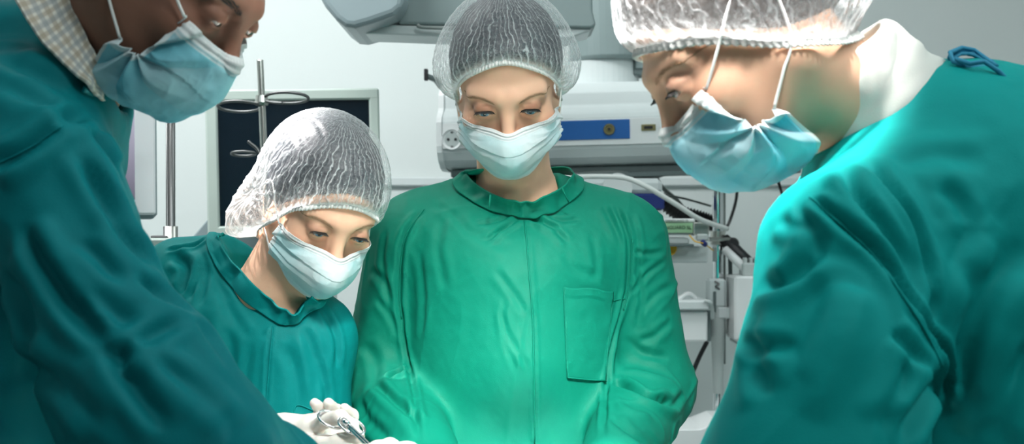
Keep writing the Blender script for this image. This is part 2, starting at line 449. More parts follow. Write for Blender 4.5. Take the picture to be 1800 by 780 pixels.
def fold(V, N, bvh, pts, w, a, kind='v', ends=.25):
    """one crease of the cloth along a line; w and a in millimetres"""
    P = hits(bvh, smooth_path([(*p, 0) for p in pts], 5)[:, :2])
    if len(P) < 2: return V
    P = np.array(P); w /= 1000; a /= 1000
    lo = P.min(0)-w*5; hi = P.max(0)+w*5; m = ((V > lo)&(V < hi)).all(1); I = np.nonzero(m)[0]
    if not len(I): return V
    d, t = polydist(V[I], P); e = np.clip(np.minimum(t, 1-t)/ends, 0, 1); e = e*e*(3-2*e)
    if kind == 'v': f = -np.exp(-(d/w)**2)+.7*np.exp(-((d-1.9*w)/(w*1.1))**2)
    elif kind == 'r': f = np.exp(-(d/w)**2)
    else: f = -np.exp(-(d/w)**2)
    V[I] += N[I]*(a*f*e)[:,None]
    return V

# ------------------------------------------------------------ heads
def rotm(yaw, pitch, roll):
    return np.array((Matrix.Rotation(math.radians(yaw), 3, 'Z')@Matrix.Rotation(math.radians(pitch), 3, 'X')@Matrix.Rotation(math.radians(roll), 3, 'Y')))
EYE = .0320
class Head:
    def __init__(s, eyes, yaw, pitch, roll, sc=1.0, male=False, slit=.0030, gaze=22):
        R = rotm(yaw, pitch, roll)*sc; s.M = np.eye(4); s.M[:3,:3] = R
        s.M[:3,3] = np.array(eyes)-R@np.array([0, -.078, 0]); s.sc = sc; s.male = male; s.slit = slit; s.gaze = math.radians(gaze)
    def w(s, p): return s.M[:3,:3]@np.array(p, float)+s.M[:3,3]
    def loc(s, V):
        I = np.linalg.inv(s.M); return V@I[:3,:3].T+I[:3,3]
    def wv(s, V): return np.asarray(V)@s.M[:3,:3].T+s.M[:3,3]
def head_field(f, h, neck_to, neck_r=(.050, .056)):
    M_ = h.M; ml = 1 if h.male else 0
    f.ell((0, .016, .036), (.0735, .094, .084), .02, Mx=M_)
    f.ell((0, -.030, -.030), (.0565, .056, .078), .03, Mx=M_)
    for s in (-1, 1):
        f.cone((s*.056, .008, -.040), (s*.014, -.062, -.094), .018, .015+.003*ml, .03, Mx=M_)
        f.ell((s*.042, -.056, -.026), (.021, .020, .018), .025, Mx=M_)       # cheekbone
        f.cone((s*.012, -.083, .018+.001*ml), (s*.046, -.064, .021), .0095+.003*ml, .009, .018, Mx=M_)   # brow ridge
    f.cone((0, -.062, -.090), (0, -.070, -.098), .018, .013+.003*ml, .02, Mx=M_)   # chin
    for s in (-1, 1):
        f.ell((s*EYE, -.0945, .000), (.0185, .0125, .0110), .012, sub=True, Mx=M_)
    f.cone((0, -.083, .008), (0, -.1005, -.030), .0070, .0090, .016, Mx=M_)           # nose
    f.ell((0, -.103, -.034), (.0095, .009, .008), .008, Mx=M_)
    for s in (-1, 1):
        f.ell((s*.012, -.093, -.037), (.0065, .0085, .006), .006, Mx=M_)
        f.ell((s*.0065, -.097, -.0435), (.0035, .005, .003), .002, sub=True, Mx=M_)
    f.ell((0, -.090, -.062), (.020, .009, .0055), .006, Mx=M_)
    f.ell((0, -.088, -.072), (.018, .010, .0062), .006, Mx=M_)
    f.ell((0, -.099, -.067), (.021, .007, .0010), .003, sub=True, Mx=M_)
    for s in (-1, 1):
        E = np.array([s*EYE, -.0765, 0])
        f.ell(E, (.0150, .0142, .0134), .005, Mx=M_)                      # lids
        g = h.gaze; c = E+np.array([0, -math.cos(g), -math.sin(g)])*.0135
        r = np.array(Matrix.Rotation(g, 3, 'X'))
        f.ell(c, (.0134, .0070, h.slit), .0010, sub=True, Mx=M_, rot=r)
        f.ell(E+[0, .001, 0], (.0105, .0105, .0105), .0005, sub=True, Mx=M_)   # the hollow the eyeball fills
        # upper lid crease
        f.ell(E+np.array([0, -.0105, .0098]), (.0125, .0021, .0010), .002, sub=True, Mx=M_)
        if not h.male: continue
        f.ell((s*.0745, .014, -.012), (.0055, .017, .030), .006, Mx=M_, rot=np.array(Matrix.Rotation(-.2*s, 3, 'Z')))
        f.ell((s*.082, .010, -.010), (.0050, .009, .018), .004, sub=True, Mx=M_)
    f.cone(h.w((0, .028, -.045)), neck_to, neck_r[0], neck_r[1], .035)
def head_grid(h, lo, hi, hf, coarse, back=.12):
    c = h.w((0, -.02, -.01)); e = h.w((0, -.08, 0))
    fin = []
    for i in range(3):
        L = [(c[i]-.125, c[i]+.125, hf*1.9), (e[i]-.055, e[i]+.055, hf)]
        fin.append(L)
    return [axis(lo[i], hi[i], coarse, fin[i]) for i in range(3)]
def gauss(d, s): return np.exp(-(d/s)**2)
def tint_skin(h, V, skin, lid, dark, amp=1.0, blush=None):
    L = h.loc(V); x = np.abs(L[:,0]); y = L[:,1]; z = L[:,2]; skin = np.array(skin); col = np.tile(skin, (len(V), 1))
    def mix(w, c):
        w = np.clip(w, 0, 1)[:,None]; col[:] = col*(1-w)+np.array(c)*w
    n = vnoise(L*60)*.5+vnoise(L*150)*.3
    col *= (1+.05*n)[:,None]
    fr = (y < -.03)
    mix(.30*gauss(np.hypot(x-.046, (z+.022)*1.1), .02)*fr, blush or (skin*np.array([1.05, .72, .66])))
    mix(.85*np.exp(-((x-.036)/.0175)**2-((z-.0070)/.0060)**2)*fr*amp, lid)       # made-up lids
    mix(.40*np.exp(-((x-.034)/.018)**2-((z+.0085)/.006)**2)*fr*amp, lid)
    mix(.75*np.exp(-((x-.0455)/.006)**2-((z-.001)/.004)**2)*fr*amp, dark)        # outer corners
    d = np.abs(z-(.0105+.0100*np.sin((.08+np.clip((x-.0165)/.040, 0, 1)*.72)*PI)))
    br = np.clip(1-d/.0036, 0, 1)*((x > .016)&(x < .058))*np.clip((x-.016)/.006, 0, 1)*np.clip((.058-x)/.012, 0, 1)*fr
    mix(.45*br, dark)
    mix(.75*np.exp(-(x/.02)**4-((z+.067)/.009)**2)*(y < -.07), skin*np.array([.85, .42, .40]))
    mix(.35*gauss(x, .012)*np.clip((-.018-z)/.02, 0, 1)*(y < -.09), skin*np.array([.9, .6, .55]))
    return col
def eyes_and_brows(h, body, bvh_body, iris=(.15, .27, .36), brow_m=None, lashes=True, brow_n=64, brow_w=.0027):
    for s in (-1, 1):
        E = np.array([s*EYE, -.0765, 0]); n = 24; g = h.gaze+.06
        V = []; T = []; P = []
        d0 = np.array([0, -math.cos(g), -math.sin(g)]); u0 = np.array([1., 0, 0]); v0 = np.cross(d0, u0)
        for i in range(n+1):
            a = PI*i/n
            for k in range(32):
                b = 2*PI*k/32; r = .0121; rr = r*(1+ .03*max(0, math.cos(a)-.86)/.14)
                V.append(E+d0*rr*math.cos(a)+(u0*math.cos(b)+v0*math.sin(b))*rr*math.sin(a))
                ad = a*r
                T.append((.004,.004,.004) if ad < .0022 else (iris if ad < .0052 else ((.03,.05,.06) if ad < .0060 else (.72, .70, .68))))
        for i in range(n):
            for k in range(32): P.append((i*32+k, i*32+(k+1)%32, (i+1)*32+(k+1)%32, (i+1)*32+k))
        me = np_mesh('eye', h.wv(V), P); set_attr(me, 'tint', T); link('eye', me, M['eyeball'], body)
        if lashes:
            mb = MB(); rnd = random.Random(4)
            for k in range(46):
                t = -1+2*k/45; x = E[0]+t*.0125; zt = -math.sin(h.gaze)*.0135+h.slit*.9*math.sqrt(max(0, 1-t*t))+.0002
                yy = E[1]-math.sqrt(max(.0142**2-(x-E[0])**2-zt**2, 1e-6))
                p0 = np.array([x, yy, zt]); out = np.array([t*.55, -1, -.62]); out /= np.linalg.norm(out)
                L = .0065*(.65+.35*abs(t))*(.8+.4*rnd.random())
                p1 = p0+out*L*.55; p2 = p0+out*L+np.array([t*.0006, -.0002, .0009])
                mb.tube([h.w(p0-out*.001), h.w(p1), h.w(p2)], [.00038, .0003, .0001], 4)
            mb.build('eyelashes', M['lash'], body)
        mb = MB(); rnd = random.Random(9); bv = bvh_body
        for k in range(brow_n):
            t = (k+.5)/brow_n; x = .0165+.040*t; zc = .0105+.0100*math.sin((.08+t*.72)*PI); th = brow_w*(1-.75*t)*min(1, .25+t*3.2)
            z = zc+(rnd.random()*2-1)*th
            dx = .005*(1 if t > .2 else .6); dz = (.003*(1-t*1.8)) if t < .75 else -.0022
            q = []
            for (a_, b_, o) in ((0,0,.0000), (.5,.5,.0005), (1,.9,.0004)):
                w0 = Vector(h.w((s*(x+dx*a_), -.14, z+dz*b_))); dr = Vector(h.M[:3,:3]@np.array([0,1.,0])).normalized()
                r = bv.ray_cast(w0, dr)
                if r[0] is None: break
                q.append(r[0]-dr*o*1.2)
            if len(q) == 3: mb.tube(q, [.00028, .0003, .0001], 4)
        if mb.V: mb.build('eyebrow', brow_m or M['eye_brow'], body)

def hair_cap(h, parent, m, off=.006, front=.074, back=-.055, extra=None):
    """the pinned-up hair: skull shape cut along the hairline"""
    lo = h.w((0,.02,.03))-.18; hi = h.w((0,.02,.03))+.18
    f = Field(*[axis(lo[i], hi[i], .0035) for i in range(3)])
    f.ell((0, .018, .038), (.0735+off, .094+off, .084+off), .02, Mx=h.M)
    if extra:
        for (c, r) in extra: f.ell(c, r, .03, Mx=h.M)
    # cut by a tilted plane
    X, Y, Z = np.meshgrid(*f.ax, indexing='ij'); I = np.linalg.inv(h.M)
    y = I[1,0]*X+I[1,1]*Y+I[1,2]*Z+I[1,3]; z = I[2,0]*X+I[2,1]*Y+I[2,2]*Z+I[2,3]
    t = np.clip((y+.08)/.17, 0, 1); pl = (front+(back-front)*t**.8)-z
    f.F = -smin(-f.F, -pl*h.sc*.8, .006)
    V, Q = f.nets(); N = normals(V, Q); L = h.loc(V)
    V = V+N*(ridged(L*np.array([150, 12, 60]))*.0012)[:,None]
    return link('hair', np_mesh('hair', V, Q), m, parent)

def surgical_cap(h, parent, bvh_body, m, rim=(.056, .012, -.012, -.060), ctr=(0,.022,.034), rad=(.094,.112,.098), apex=(0,.05,.14),
                 bumps=(), gather=None, pleat=64, tight=.16, seed=1, amp=1.0, frill=.006, dense0=0.0):
    """elastic mob cap; rim heights: forehead, temple, above the ear, nape"""
    rs = np.random.RandomState(seed); nu, nv = 760, 150; ctr = np.array(ctr, float); apex = np.array(apex, float)
    ph = np.linspace(0, 2*PI, nu, endpoint=False); Rm = []
    dr = h.M[:3,:3]
    qq = np.abs(((ph+PI)%(2*PI))-PI)/PI          # 0 front .. 1 back
    zz = np.interp(qq, [0, .22, .5, .78, 1], [rim[0], (rim[0]*.62+rim[1]*.38), rim[1]*.35+rim[2]*.65, rim[2]*.4+rim[3]*.6, rim[3]])
    kz = np.hanning(133); kz /= kz.sum(); zz = np.convolve(np.concatenate([zz[-66:], zz, zz[:66]]), kz, 'valid')
    for ip, p in enumerate(ph):
        z = float(zz[ip])
        d = np.array([math.sin(p), -math.cos(p), 0]); c0 = np.array([0, .012, z])
        a = Vector(h.w(c0+d*.2)); b = Vector(h.w(c0)); r = bvh_body.ray_cast(a, (b-a).normalized(), (b-a).length)
        e = c0+d*np.array([.076, .098, 0]); rr = np.linalg.norm((e-c0)[:2])
        if r[0] is not None:
            L = h.loc(np.array(r[0])[None])[0]; r2 = np.linalg.norm((L-c0)[:2]); rr = min(max(r2, .055), .105)
        Rm.append(c0+d*(rr+.0035))
    Rm = np.array(Rm)
    k = 9; ker = np.hanning(2*k+3)[1:-1]; ker /= ker.sum()
    for _ in range(2): Rm = np.stack([np.convolve(np.concatenate([Rm[-k:,i], Rm[:,i], Rm[:k,i]]), ker, 'valid') for i in range(3)], 1)
    D0 = Rm-ctr; r0 = np.linalg.norm(D0, axis=1); D0 /= r0[:,None]; A = apex-ctr; A /= np.linalg.norm(A)
    v = np.linspace(0, 1, nv)**1.0; om = np.arccos(np.clip(D0@A, -1, 1))
    # directions on the sphere
    s = np.sin(om)[:,None]+1e-6
    W0 = np.sin((1-v)[None,:]*om[:,None])/s; W1 = np.sin(v[None,:]*om[:,None])/s
    D = W0[...,None]*D0[:,None,:]+W1[...,None]*A; D /= np.linalg.norm(D, axis=2, keepdims=True)
    re = 1/np.sqrt((D[...,0]/rad[0])**2+(D[...,1]/rad[1])**2+(D[...,2]/rad[2])**2)
    for (bd, ba, bw) in bumps:
        bd = np.array(bd, float); bd /= np.linalg.norm(bd); re = re+ba*np.exp(-(np.arccos(np.clip(D@bd, -1, 1))/bw)**2)
    t = np.clip(v/tight, 0, 1); t = (t*(2-t))[None,:]
    r = r0[:,None]*(1-t)+re*t
    U = np.broadcast_to(ph[:,None], r.shape); Vv = np.broadcast_to(v[None,:], r.shape)
    flat = D.reshape(-1, 3)
    jit = .10*vnoise(flat*9+seed).reshape(r.shape)+.03*vnoise(flat*26+seed).reshape(r.shape)
    fade = (1-Vv)**.9
    # many fine gathers running from the elastic towards the crown
    p1 = U/(2*PI)*pleat+jit*5; tri = np.abs(((p1)%1)*2-1)
    p2 = U/(2*PI)*pleat*1.83+jit*9+3; tri2 = np.abs(((p2)%1)*2-1)
    keep = .5+.5*vnoise(np.stack([np.cos(U)*9, np.sin(U)*9, Vv*3+seed], 2).reshape(-1,3)).reshape(r.shape)
    line = np.clip(1.2-tri/.2, 0, 1)*np.clip(.25+keep*1.2, 0, 1); line2 = np.clip(1-tri2/.2, 0, 1)*(Vv < .75)*np.clip(keep*1.6-.3, 0, 1)*.7
    rid = (1-tri)**2
    r = r+amp*(rid*.0022+(1-tri2)**2*.0009)*fade*np.clip(Vv/.03, 0, 1)+.0007*amp*ridged(flat*11+seed).reshape(r.shape)*np.clip(Vv/.1, 0, 1)
    dens = dense0+line*.72*(.35+.65*fade)+line2*.5*fade+.95*np.exp(-(Vv/.035)**2)+.25*np.exp(-(Vv/.16)**2)
    web = ridged(flat*34+seed, 2).reshape(r.shape); dens = dens+.15*np.clip(web-.55, 0, 1)/.45
    if gather is not None:                    # the knot where the spare cloth is pinched together
        gd = np.array(gather[0], float); gd /= np.linalg.norm(gd); an = np.arccos(np.clip(D@gd, -1, 1))
        e1 = np.cross(gd, [0,0,1.]); e1 /= np.linalg.norm(e1); e2 = np.cross(gd, e1); az = np.arctan2(D@e2, D@e1)
        q = az/(2*PI)*gather[2]+.5*vnoise(flat*5).reshape(r.shape); tr = np.abs((q%1)*2-1)
        wgt = np.exp(-(an/gather[1])**2)
        dens = dens*(1-.5*wgt)+wgt*(np.clip(1-tr/.28, 0, 1)*1.0+.6*np.exp(-(an/.12)**2)); r = r+wgt*(.004*(1-tr)**2-.010*np.exp(-(an/.14)**2))
    P = ctr+D*r[...,None]
    V = h.wv(P.reshape(-1, 3)); ii = np.arange(nu)[:,None]*nv+np.arange(nv-1)[None,:]; jj = ((np.arange(nu)+1)%nu)[:,None]*nv+np.arange(nv-1)[None,:]
    Q = np.stack([ii, jj, jj+1, ii+1], 2).reshape(-1, 4)
    me = np_mesh('surgical_cap', V, Q); set_attr(me, 'dens', np.clip(dens, 0, 1.2).ravel()); cap = link('surgical_cap', me, m, parent)
    # ruffled elastic edge
    out = []; n = nu
    for i in range(n):
        b = Rm[i]; d = D0[i]; z = .0016*math.sin(i*2*PI/n*pleat*1.9)+.0008*math.sin(i*2.7)
        tn = np.array([0, 0, -1.]); q = [b+d*(.0030+z), b+d*(.0046+z)+tn*frill*.35, b+d*(.0030+z*.8)+tn*frill*.8, b+d*.0008+tn*frill*.75, b+d*.0004, b+d*.0012-tn*.004]
        out += q
    m6 = 6; Pq = []
    for i in range(n):
        for k_ in range(m6):
            a = i*m6+k_; b = i*m6+(k_+1)%m6; c = ((i+1)%n)*m6+(k_+1)%m6; d_ = ((i+1)%n)*m6+k_; Pq.append((a, b, c, d_))
    link('elastic_band', np_mesh('elastic_band', h.wv(out), Pq), M['strap'], cap)
    return cap

def grid_up(G, nu, nv):
    """smooth upsampling of a control net (rows, cols, 3)"""
    G = np.array(G, float)
    def up(A, n):
        m = len(A)-1; out = []
        for q in np.linspace(0, m, n):
            i = min(int(q), m-1); t = q-i; p0 = A[max(i-1,0)]; p1 = A[i]; p2 = A[i+1]; p3 = A[min(i+2,m)]
            out.append(.5*((2*p1)+(-p0+p2)*t+(2*p0-5*p1+4*p2-p3)*t*t+(-p0+3*p1-3*p2+p3)*t**3))
        return np.array(out)
    G = up(G, nv); return np.swapaxes(up(np.swapaxes(G, 0, 1), nu), 0, 1)
MASK_FRONT = [
 [(0,-.112,-.022),(.020,-.100,-.019),(.045,-.076,-.021),(.070,-.034,-.019)],
 [(0,-.122,-.038),(.025,-.109,-.036),(.050,-.081,-.036),(.073,-.033,-.033)],
 [(0,-.126,-.058),(.027,-.112,-.056),(.052,-.082,-.052),(.074,-.034,-.046)],
 [(0,-.122,-.074),(.026,-.107,-.072),(.051,-.077,-.067),(.075,-.035,-.056)],
 [(0,-.108,-.091),(.023,-.095,-.088),(.046,-.067,-.080),(.074,-.037,-.062)],
 [(0,-.086,-.104),(.020,-.075,-.101),(.043,-.053,-.090),(.071,-.036,-.066)]]
MASK_SIDE = [
 [(0,-.104,-.026),(.022,-.094,-.024),(.042,-.082,-.018),(.058,-.068,-.012)],
 [(0,-.112,-.044),(.026,-.102,-.043),(.048,-.084,-.040),(.063,-.066,-.036)],
 [(0,-.112,-.072),(.030,-.102,-.070),(.054,-.080,-.067),(.066,-.058,-.062)],
 [(0,-.102,-.098),(.031,-.090,-.096),(.056,-.069,-.088),(.068,-.056,-.068)],
 [(0,-.080,-.118),(.030,-.070,-.117),(.056,-.050,-.104),(.070,-.049,-.069)],
 [(0,-.048,-.127),(.029,-.042,-.125),(.056,-.030,-.110),(.072,-.040,-.068)],
 [(0,-.016,-.126),(.027,-.013,-.124),(.054,-.012,-.108),(.071,-.030,-.064)]]
def face_mask(h, parent, bvb, ctrl, blue, pale, straps='ear', seed=1, wr=1.0, weld=True, white=(.84,.88,.88), pleats=3, palegain=1.0):
    rows = [[(-x, y, z) for (x, y, z) in r[:0:-1]]+list(r) for r in ctrl]
    nu, nv = 181, 121; P = grid_up(rows, nu, nv)      # (nv, nu, 3)
    T = np.linspace(0, 1, nv)[:,None]*np.ones((1, nu)); S = np.linspace(-1, 1, nu)[None,:]*np.ones((nv, 1))
    W_ = h.wv(P.reshape(-1, 3)); sh_ = np.zeros(len(W_)); ps_ = []
    for q_ in range(0, len(W_)):
        v_ = Vector(W_[q_]); n_ = bvb.find_nearest(v_)
        d_ = (v_-n_[0]).dot(n_[1])
        if d_ < .0022: W_[q_] = np.array(n_[0]+n_[1]*.0022)
    W_ = W_.reshape(nv, nu, 3)
    for _ in range(6): W_[1:-1,1:-1] = (W_[:-2,1:-1]+W_[2:,1:-1]+W_[1:-1,:-2]+W_[1:-1,2:])/4*.7+W_[1:-1,1:-1]*.3
    P = h.loc(W_.reshape(-1, 3)).reshape(nv, nu, 3)
    du = np.gradient(P, axis=1); dv = np.gradient(P, axis=0); N = np.cross(du, dv); N /= np.linalg.norm(N, axis=2, keepdims=True)+1e-9
    if N[nv//2, nu//2, 1] > 0: N = -N
    flat = P.reshape(-1, 3)
    # opened pleats: step-like ridges, deep at the side seams and nearly flat in the middle
    q = T*pleats*1.0+.12*np.abs(S)+.05*vnoise(flat*20+seed).reshape(T.shape); saw = q%1
    side = np.abs(S)**1.6
    dsp = (.0036*side+.0007)*(saw**2-.4)*((T > .08)&(T < .94))
    # radiating folds from the gathered side seam
    ang = np.arctan2((T-.5)*1.0, 1.25-np.abs(S)); fq = ang*2.9+.22*vnoise(flat*15+seed*3).reshape(T.shape); fan = np.where(fq%1 < .75, (fq%1)/.75, (1-fq%1)/.25)
    dsp += wr*(.0034*(2.0 if straps == 'tie' else 1)*side*(fan-.5)+.0022*vnoise(flat*32+seed).reshape(T.shape)+.0007*ridged(flat*60+seed).reshape(T.shape))
    dsp += .0012*(np.exp(-((T-.055)/.006)**2)+np.exp(-((T-.095)/.006)**2)) - .0010*np.exp(-((T-.075)/.008)**2)
    P = P+N*dsp[...,None]
    col = np.ones((nv, nu, 3))*np.array(blue); pl = np.array(pale)
    w = np.clip(.5+.8*vnoise(flat*28+seed*7).reshape(T.shape), 0, 1)*palegain; col = col*(1-w[...,None])+pl*w[...,None]
    pn = (np.floor(fq)%2)*np.clip(np.abs(S)*1.6-.2, 0, 1)*(.55 if straps == 'tie' else .15); col = col*(1-pn[...,None])+(pl*.35+.6*np.array(white))*pn[...,None]
    hem = ((T < .125)|(T > .955)).astype(float); hem[np.abs(T-.105) < .007] = .5
    if weld:
        hem = np.maximum(hem, (np.abs(S) > .93)*.8)
        dot = ((np.sin(T*170) > .3)&(np.sin(S*330) > .2)&(np.abs(S) > .90)&(np.abs(S) < .985)); col[dot] *= .86
    col = col*(1-hem[...,None])+np.array(white)*hem[...,None]
    dots = ((np.sin(S*260) > .2)&((np.abs(T-.045) < .006)|(np.abs(T-.072) < .005)|(np.abs(T-.135) < .004))); col[dots] *= .84
    V = h.wv(P.reshape(-1, 3)); ii = np.arange(nv-1)[:,None]*nu+np.arange(nu-1)[None,:]; Q = np.stack([ii, ii+1, ii+nu+1, ii+nu], 2).reshape(-1, 4)
    me = np_mesh('face_mask', V, Q); set_attr(me, 'tint', col.reshape(-1, 3)); o = link('face_mask', me, M['mask'], parent)
    so = o.modifiers.new('thickness', 'SOLIDIFY'); so.thickness = .0009; so.offset = 0
    for s, c0 in ((-1, 0), (1, nu-1)):
        a = P[3, c0]; b = P[nv-4, c0]
        if straps == 'ear':
            mb = MB(); mb.tube([h.w(p) for p in smooth_path([a+np.array([s*.001,0,0]), (s*.0765,-.012,-.004), (s*.081,.012,.018), (s*.082,.034,.012), (s*.080,.036,-.012), (s*.075,.014,-.045), b+np.array([s*.001,0,0])], 6)], .0013, 8)
            mb.build('strap', M['strap'], o)
        else:
            for p, mid, end in ((a, (s*.0755,-.026,.020), (s*.080,.012,.050)), (b, (s*.0775,.018,-.022), (s*.0815,.034,.036))):
                mb = MB(); mb.tube([h.w(q_) for q_ in smooth_path([p+np.array([s*.0012, 0, 0]), (np.array(p)+np.array(mid))/2+np.array([s*.003,0,0]), mid, end], 6)], .0014, 8)
                mb.build('strap', M['strap'], o)
    return o

# ------------------------------------------------------------ bodies and gowns
def body_mesh(name, h, neck_to, prims, parent, lo, hi, hf, neck_r, skin, lid, dark, lidamp=1.0, skinny=.016, tame=None):
    f = Field(*head_grid(h, lo, hi, hf, .012))
    for (a, b, ra, rb) in prims: f.cone(a, b, max(ra-skinny, .02), max(rb-skinny, .02), .03)
    head_field(f, h, neck_to, neck_r)
    V, Q = f.nets(); V = relax(V, Q, 1, .25)
    me = np_mesh(name, V, Q); set_attr(me, 'tint', tint_skin(h, V, skin, lid, dark, lidamp))
    o = link('body', me, M['skin'], parent); return o, bvh_of(V, Q)
def gown_mesh(prims, parent, m, lo, hi, hf, fine, holes, folds, fields=(), k=.035, hole_k=.008, body=None):
    f = Field(*[axis(lo[i], hi[i], .014, [(fine[0][i], fine[1][i], hf)]) for i in range(3)])
    for (a, b, ra, rb) in prims: f.cone(a, b, ra, rb, k)
    for (a, b, ra, rb) in holes: f.cone(a, b, ra, rb, hole_k, sub=True)
    V, Q = f.nets(); V = relax(V, Q, 2, .4); N = normals(V, Q); bv = bvh_of(V, Q); B = V.copy()
    for fl in fields: V = V+N*fl(B, N)[:,None]
    V0 = V.copy()
    for fd in folds: V = fold(V, N, bv, *fd)
    dd = ((V-V0)*N).sum(1); V = V0+N*(np.tanh(dd/.012)*.012)[:,None]
    V = relax(V, Q, 1, .3)
    o = link('gown', np_mesh('gown', V, Q), m, parent)
    return o, bvh_of(V, Q), V, Q
def noise_field(freq, amp, stretch=(1,1,1), rot=(0,0,0), kind='n', mask=None, off=0):
    R = np.array(Matrix.Rotation(rot[2],3,'Z')@Matrix.Rotation(rot[1],3,'Y')@Matrix.Rotation(rot[0],3,'X')); S = np.array(stretch)*freq
    def f(V, N):
        P = (V@R)*S+off+40; a = amp*(ridged(P) if kind == 'r' else (np.clip((1-2.6*np.abs(vnoise(P))), 0, 1)**1.6-.2 if kind == 'c' else vnoise(P)))
        if mask is not None: a = a*mask(V)
        return a
    return f
def seam(bvh, pts, name, m, parent, r=.0011, off=.0006, n=6):
    P = hits(bvh, smooth_path([(*p, 0) for p in pts], n)[:, :2], off)
    if len(P) > 2: return MB().tube(P, r, 6).build(name, m, parent)
def ribbon(upper, lower, name, m, parent, ruf=.002, fr=30, closed=False, thick=.003, n=10, nv=10, seed=0, outs=()):
    """cloth band lofted between two lines in space"""
    U = smooth_path(upper, n); L = smooth_path(lower, n); k = min(len(U), len(L)); U = U[:k]; L = L[:k]; V = []; Pp = []
    for i in range(k):
        d = L[i]-U[i]; t = U[min(i+1,k-1)]-U[max(i-1,0)]; no = np.cross(t, d); no /= np.linalg.norm(no)+1e-9
        for j in range(nv+1):
            s = j/nv; q = vnoise(np.array([[i*fr/k+seed, s*1.6, seed*.7]]))[0]*ruf+ruf*.5*vnoise(np.array([[i*fr*2.3/k+seed, s*2, 4.]]))[0]
            V.append(U[i]+d*s+no*(q+.004*math.sin(s*PI)))
    for i in range(k-1):
        for j in range(nv): a = i*(nv+1)+j; Pp.append((a, a+1, a+nv+2, a+nv+1))
    for g in outs:
        for q in range(len(V)):
            v = Vector(V[q]); n_ = g.find_nearest(v, .05)
            if n_[0] is not None and (v-n_[0]).dot(n_[1]) < .003: V[q] = np.array(n_[0]+n_[1]*.003)
    if outs:
        G_ = np.array(V).reshape(k, nv+1, 3)
        for _ in range(3): G_[1:-1,1:-1] = .5*G_[1:-1,1:-1]+.125*(G_[:-2,1:-1]+G_[2:,1:-1]+G_[1:-1,:-2]+G_[1:-1,2:]); G_[1:-1,0] = .5*G_[1:-1,0]+.25*(G_[:-2,0]+G_[2:,0]); G_[1:-1,-1] = .5*G_[1:-1,-1]+.25*(G_[:-2,-1]+G_[2:,-1])
        V = G_.reshape(-1, 3)
    o = link(name, np_mesh(name, V, Pp), m, parent)
    so = o.modifiers.new('thickness', 'SOLIDIFY'); so.thickness = thick; so.offset = 0
    sb = o.modifiers.new('smooth', 'SUBSURF'); sb.levels = 1; sb.render_levels = 1
    o['rows'] = k; o['cols'] = nv+1
    return o
def glove(parent, wrist_from, wrist, knuckles, fingers, thumb, palm_r=.017, r=.0088, h=.0022, name='glove'):
    """five separate fingers on a palm; each finger a list of joints"""
    pts = [wrist_from, wrist]+list(knuckles)+[p for fg in fingers for p in fg]+list(thumb)
    A = np.array(pts); lo = A.min(0)-.05; hi = A.max(0)+.05
    f = Field(*[axis(lo[i], hi[i], h) for i in range(3)])
    f.cone(wrist_from, wrist, .034, .029, .02)
    for kn in knuckles: f.cone(wrist, kn, .024, palm_r*.8, .014)
    for i in range(len(knuckles)-1): f.cone(knuckles[i], knuckles[i+1], palm_r*.8, palm_r*.8, .012)
    for q, fg in enumerate(fingers):
        P = [knuckles[q]]+list(fg); g = Field(*f.ax)
        for i in range(len(P)-1): g.cone(P[i], P[i+1], r*(1.08-.07*i), r*((1.0-.08*i) if i < len(P)-2 else .66), .004)
        f.F = smin(f.F, g.F, .004)
    g = Field(*f.ax); P = list(thumb)
    for i in range(len(P)-1): g.cone(P[i], P[i+1], r*(1.45-.14*i), r*(1.25-.14*i), .006)
    f.F = smin(f.F, g.F, .006)
    V, Q = f.nets(); V = relax(V, Q, 1, .3); N = normals(V, Q)
    V = V+N*(.0007*ridged(V*45))[:,None]
    o = link(name, np_mesh(name, V, Q), M['glove'], parent)
    d = (np.array(wrist)-np.array(wrist_from)); d /= np.linalg.norm(d); u = np.cross(d, [0,0,1.]); u /= np.linalg.norm(u); w = np.cross(u, d)
    MB().tube([np.array(wrist_from)+d*.012+(u*math.cos(a)+w*math.sin(a))*.0345 for a in np.linspace(0, 2*PI, 33)[:-1]], .0016, 8, True).build('rolled_cuff', M['glove'], o)
    return o
def generic_hand(base, tip_dir, up, side, spread=.019, L=.085):
    """joint positions of a relaxed hand"""
    t = np.array(tip_dir, float); t /= np.linalg.norm(t); u = np.array(up, float); u -= t*(t@u); u /= np.linalg.norm(u); s = np.cross(t, u)*side
    b = np.array(base, float); kn = [b+t*L*(1-.04*i)+s*spread*(1.5-i) for i in range(4)]; fg = []
    for i, ln in enumerate((.9, 1.0, .95, .75)):
        k = kn[i]; fg.append([k+t*.040*ln-u*.012, k+t*.060*ln-u*.030, k+t*.064*ln-u*.050*ln])
    th = [b+t*.020+s*.018, b+t*.045+s*.046-u*.010, b+t*.072+s*.052-u*.022, b+t*.092+s*.044-u*.032]
    return kn, fg, th
def legs_shoes(parent, hipL, hipR, footL, footR, yaw, body_prims, with_gown=None):
    for hp, ft in ((hipL, footL), (hipR, footR)):
        hp = np.array(hp, float); ft = np.array(ft, float); kn = (hp+ft)/2+np.array([math.sin(yaw)*.03, -math.cos(yaw)*.03, .02])
        body_prims += [(hp, kn, .09, .07), (kn, ft+np.array([0,0,.09]), .068, .052), (ft+np.array([0,0,.065]), ft+np.array([math.sin(yaw)*.10, -math.cos(yaw)*.10, .055]), .045, .042)]
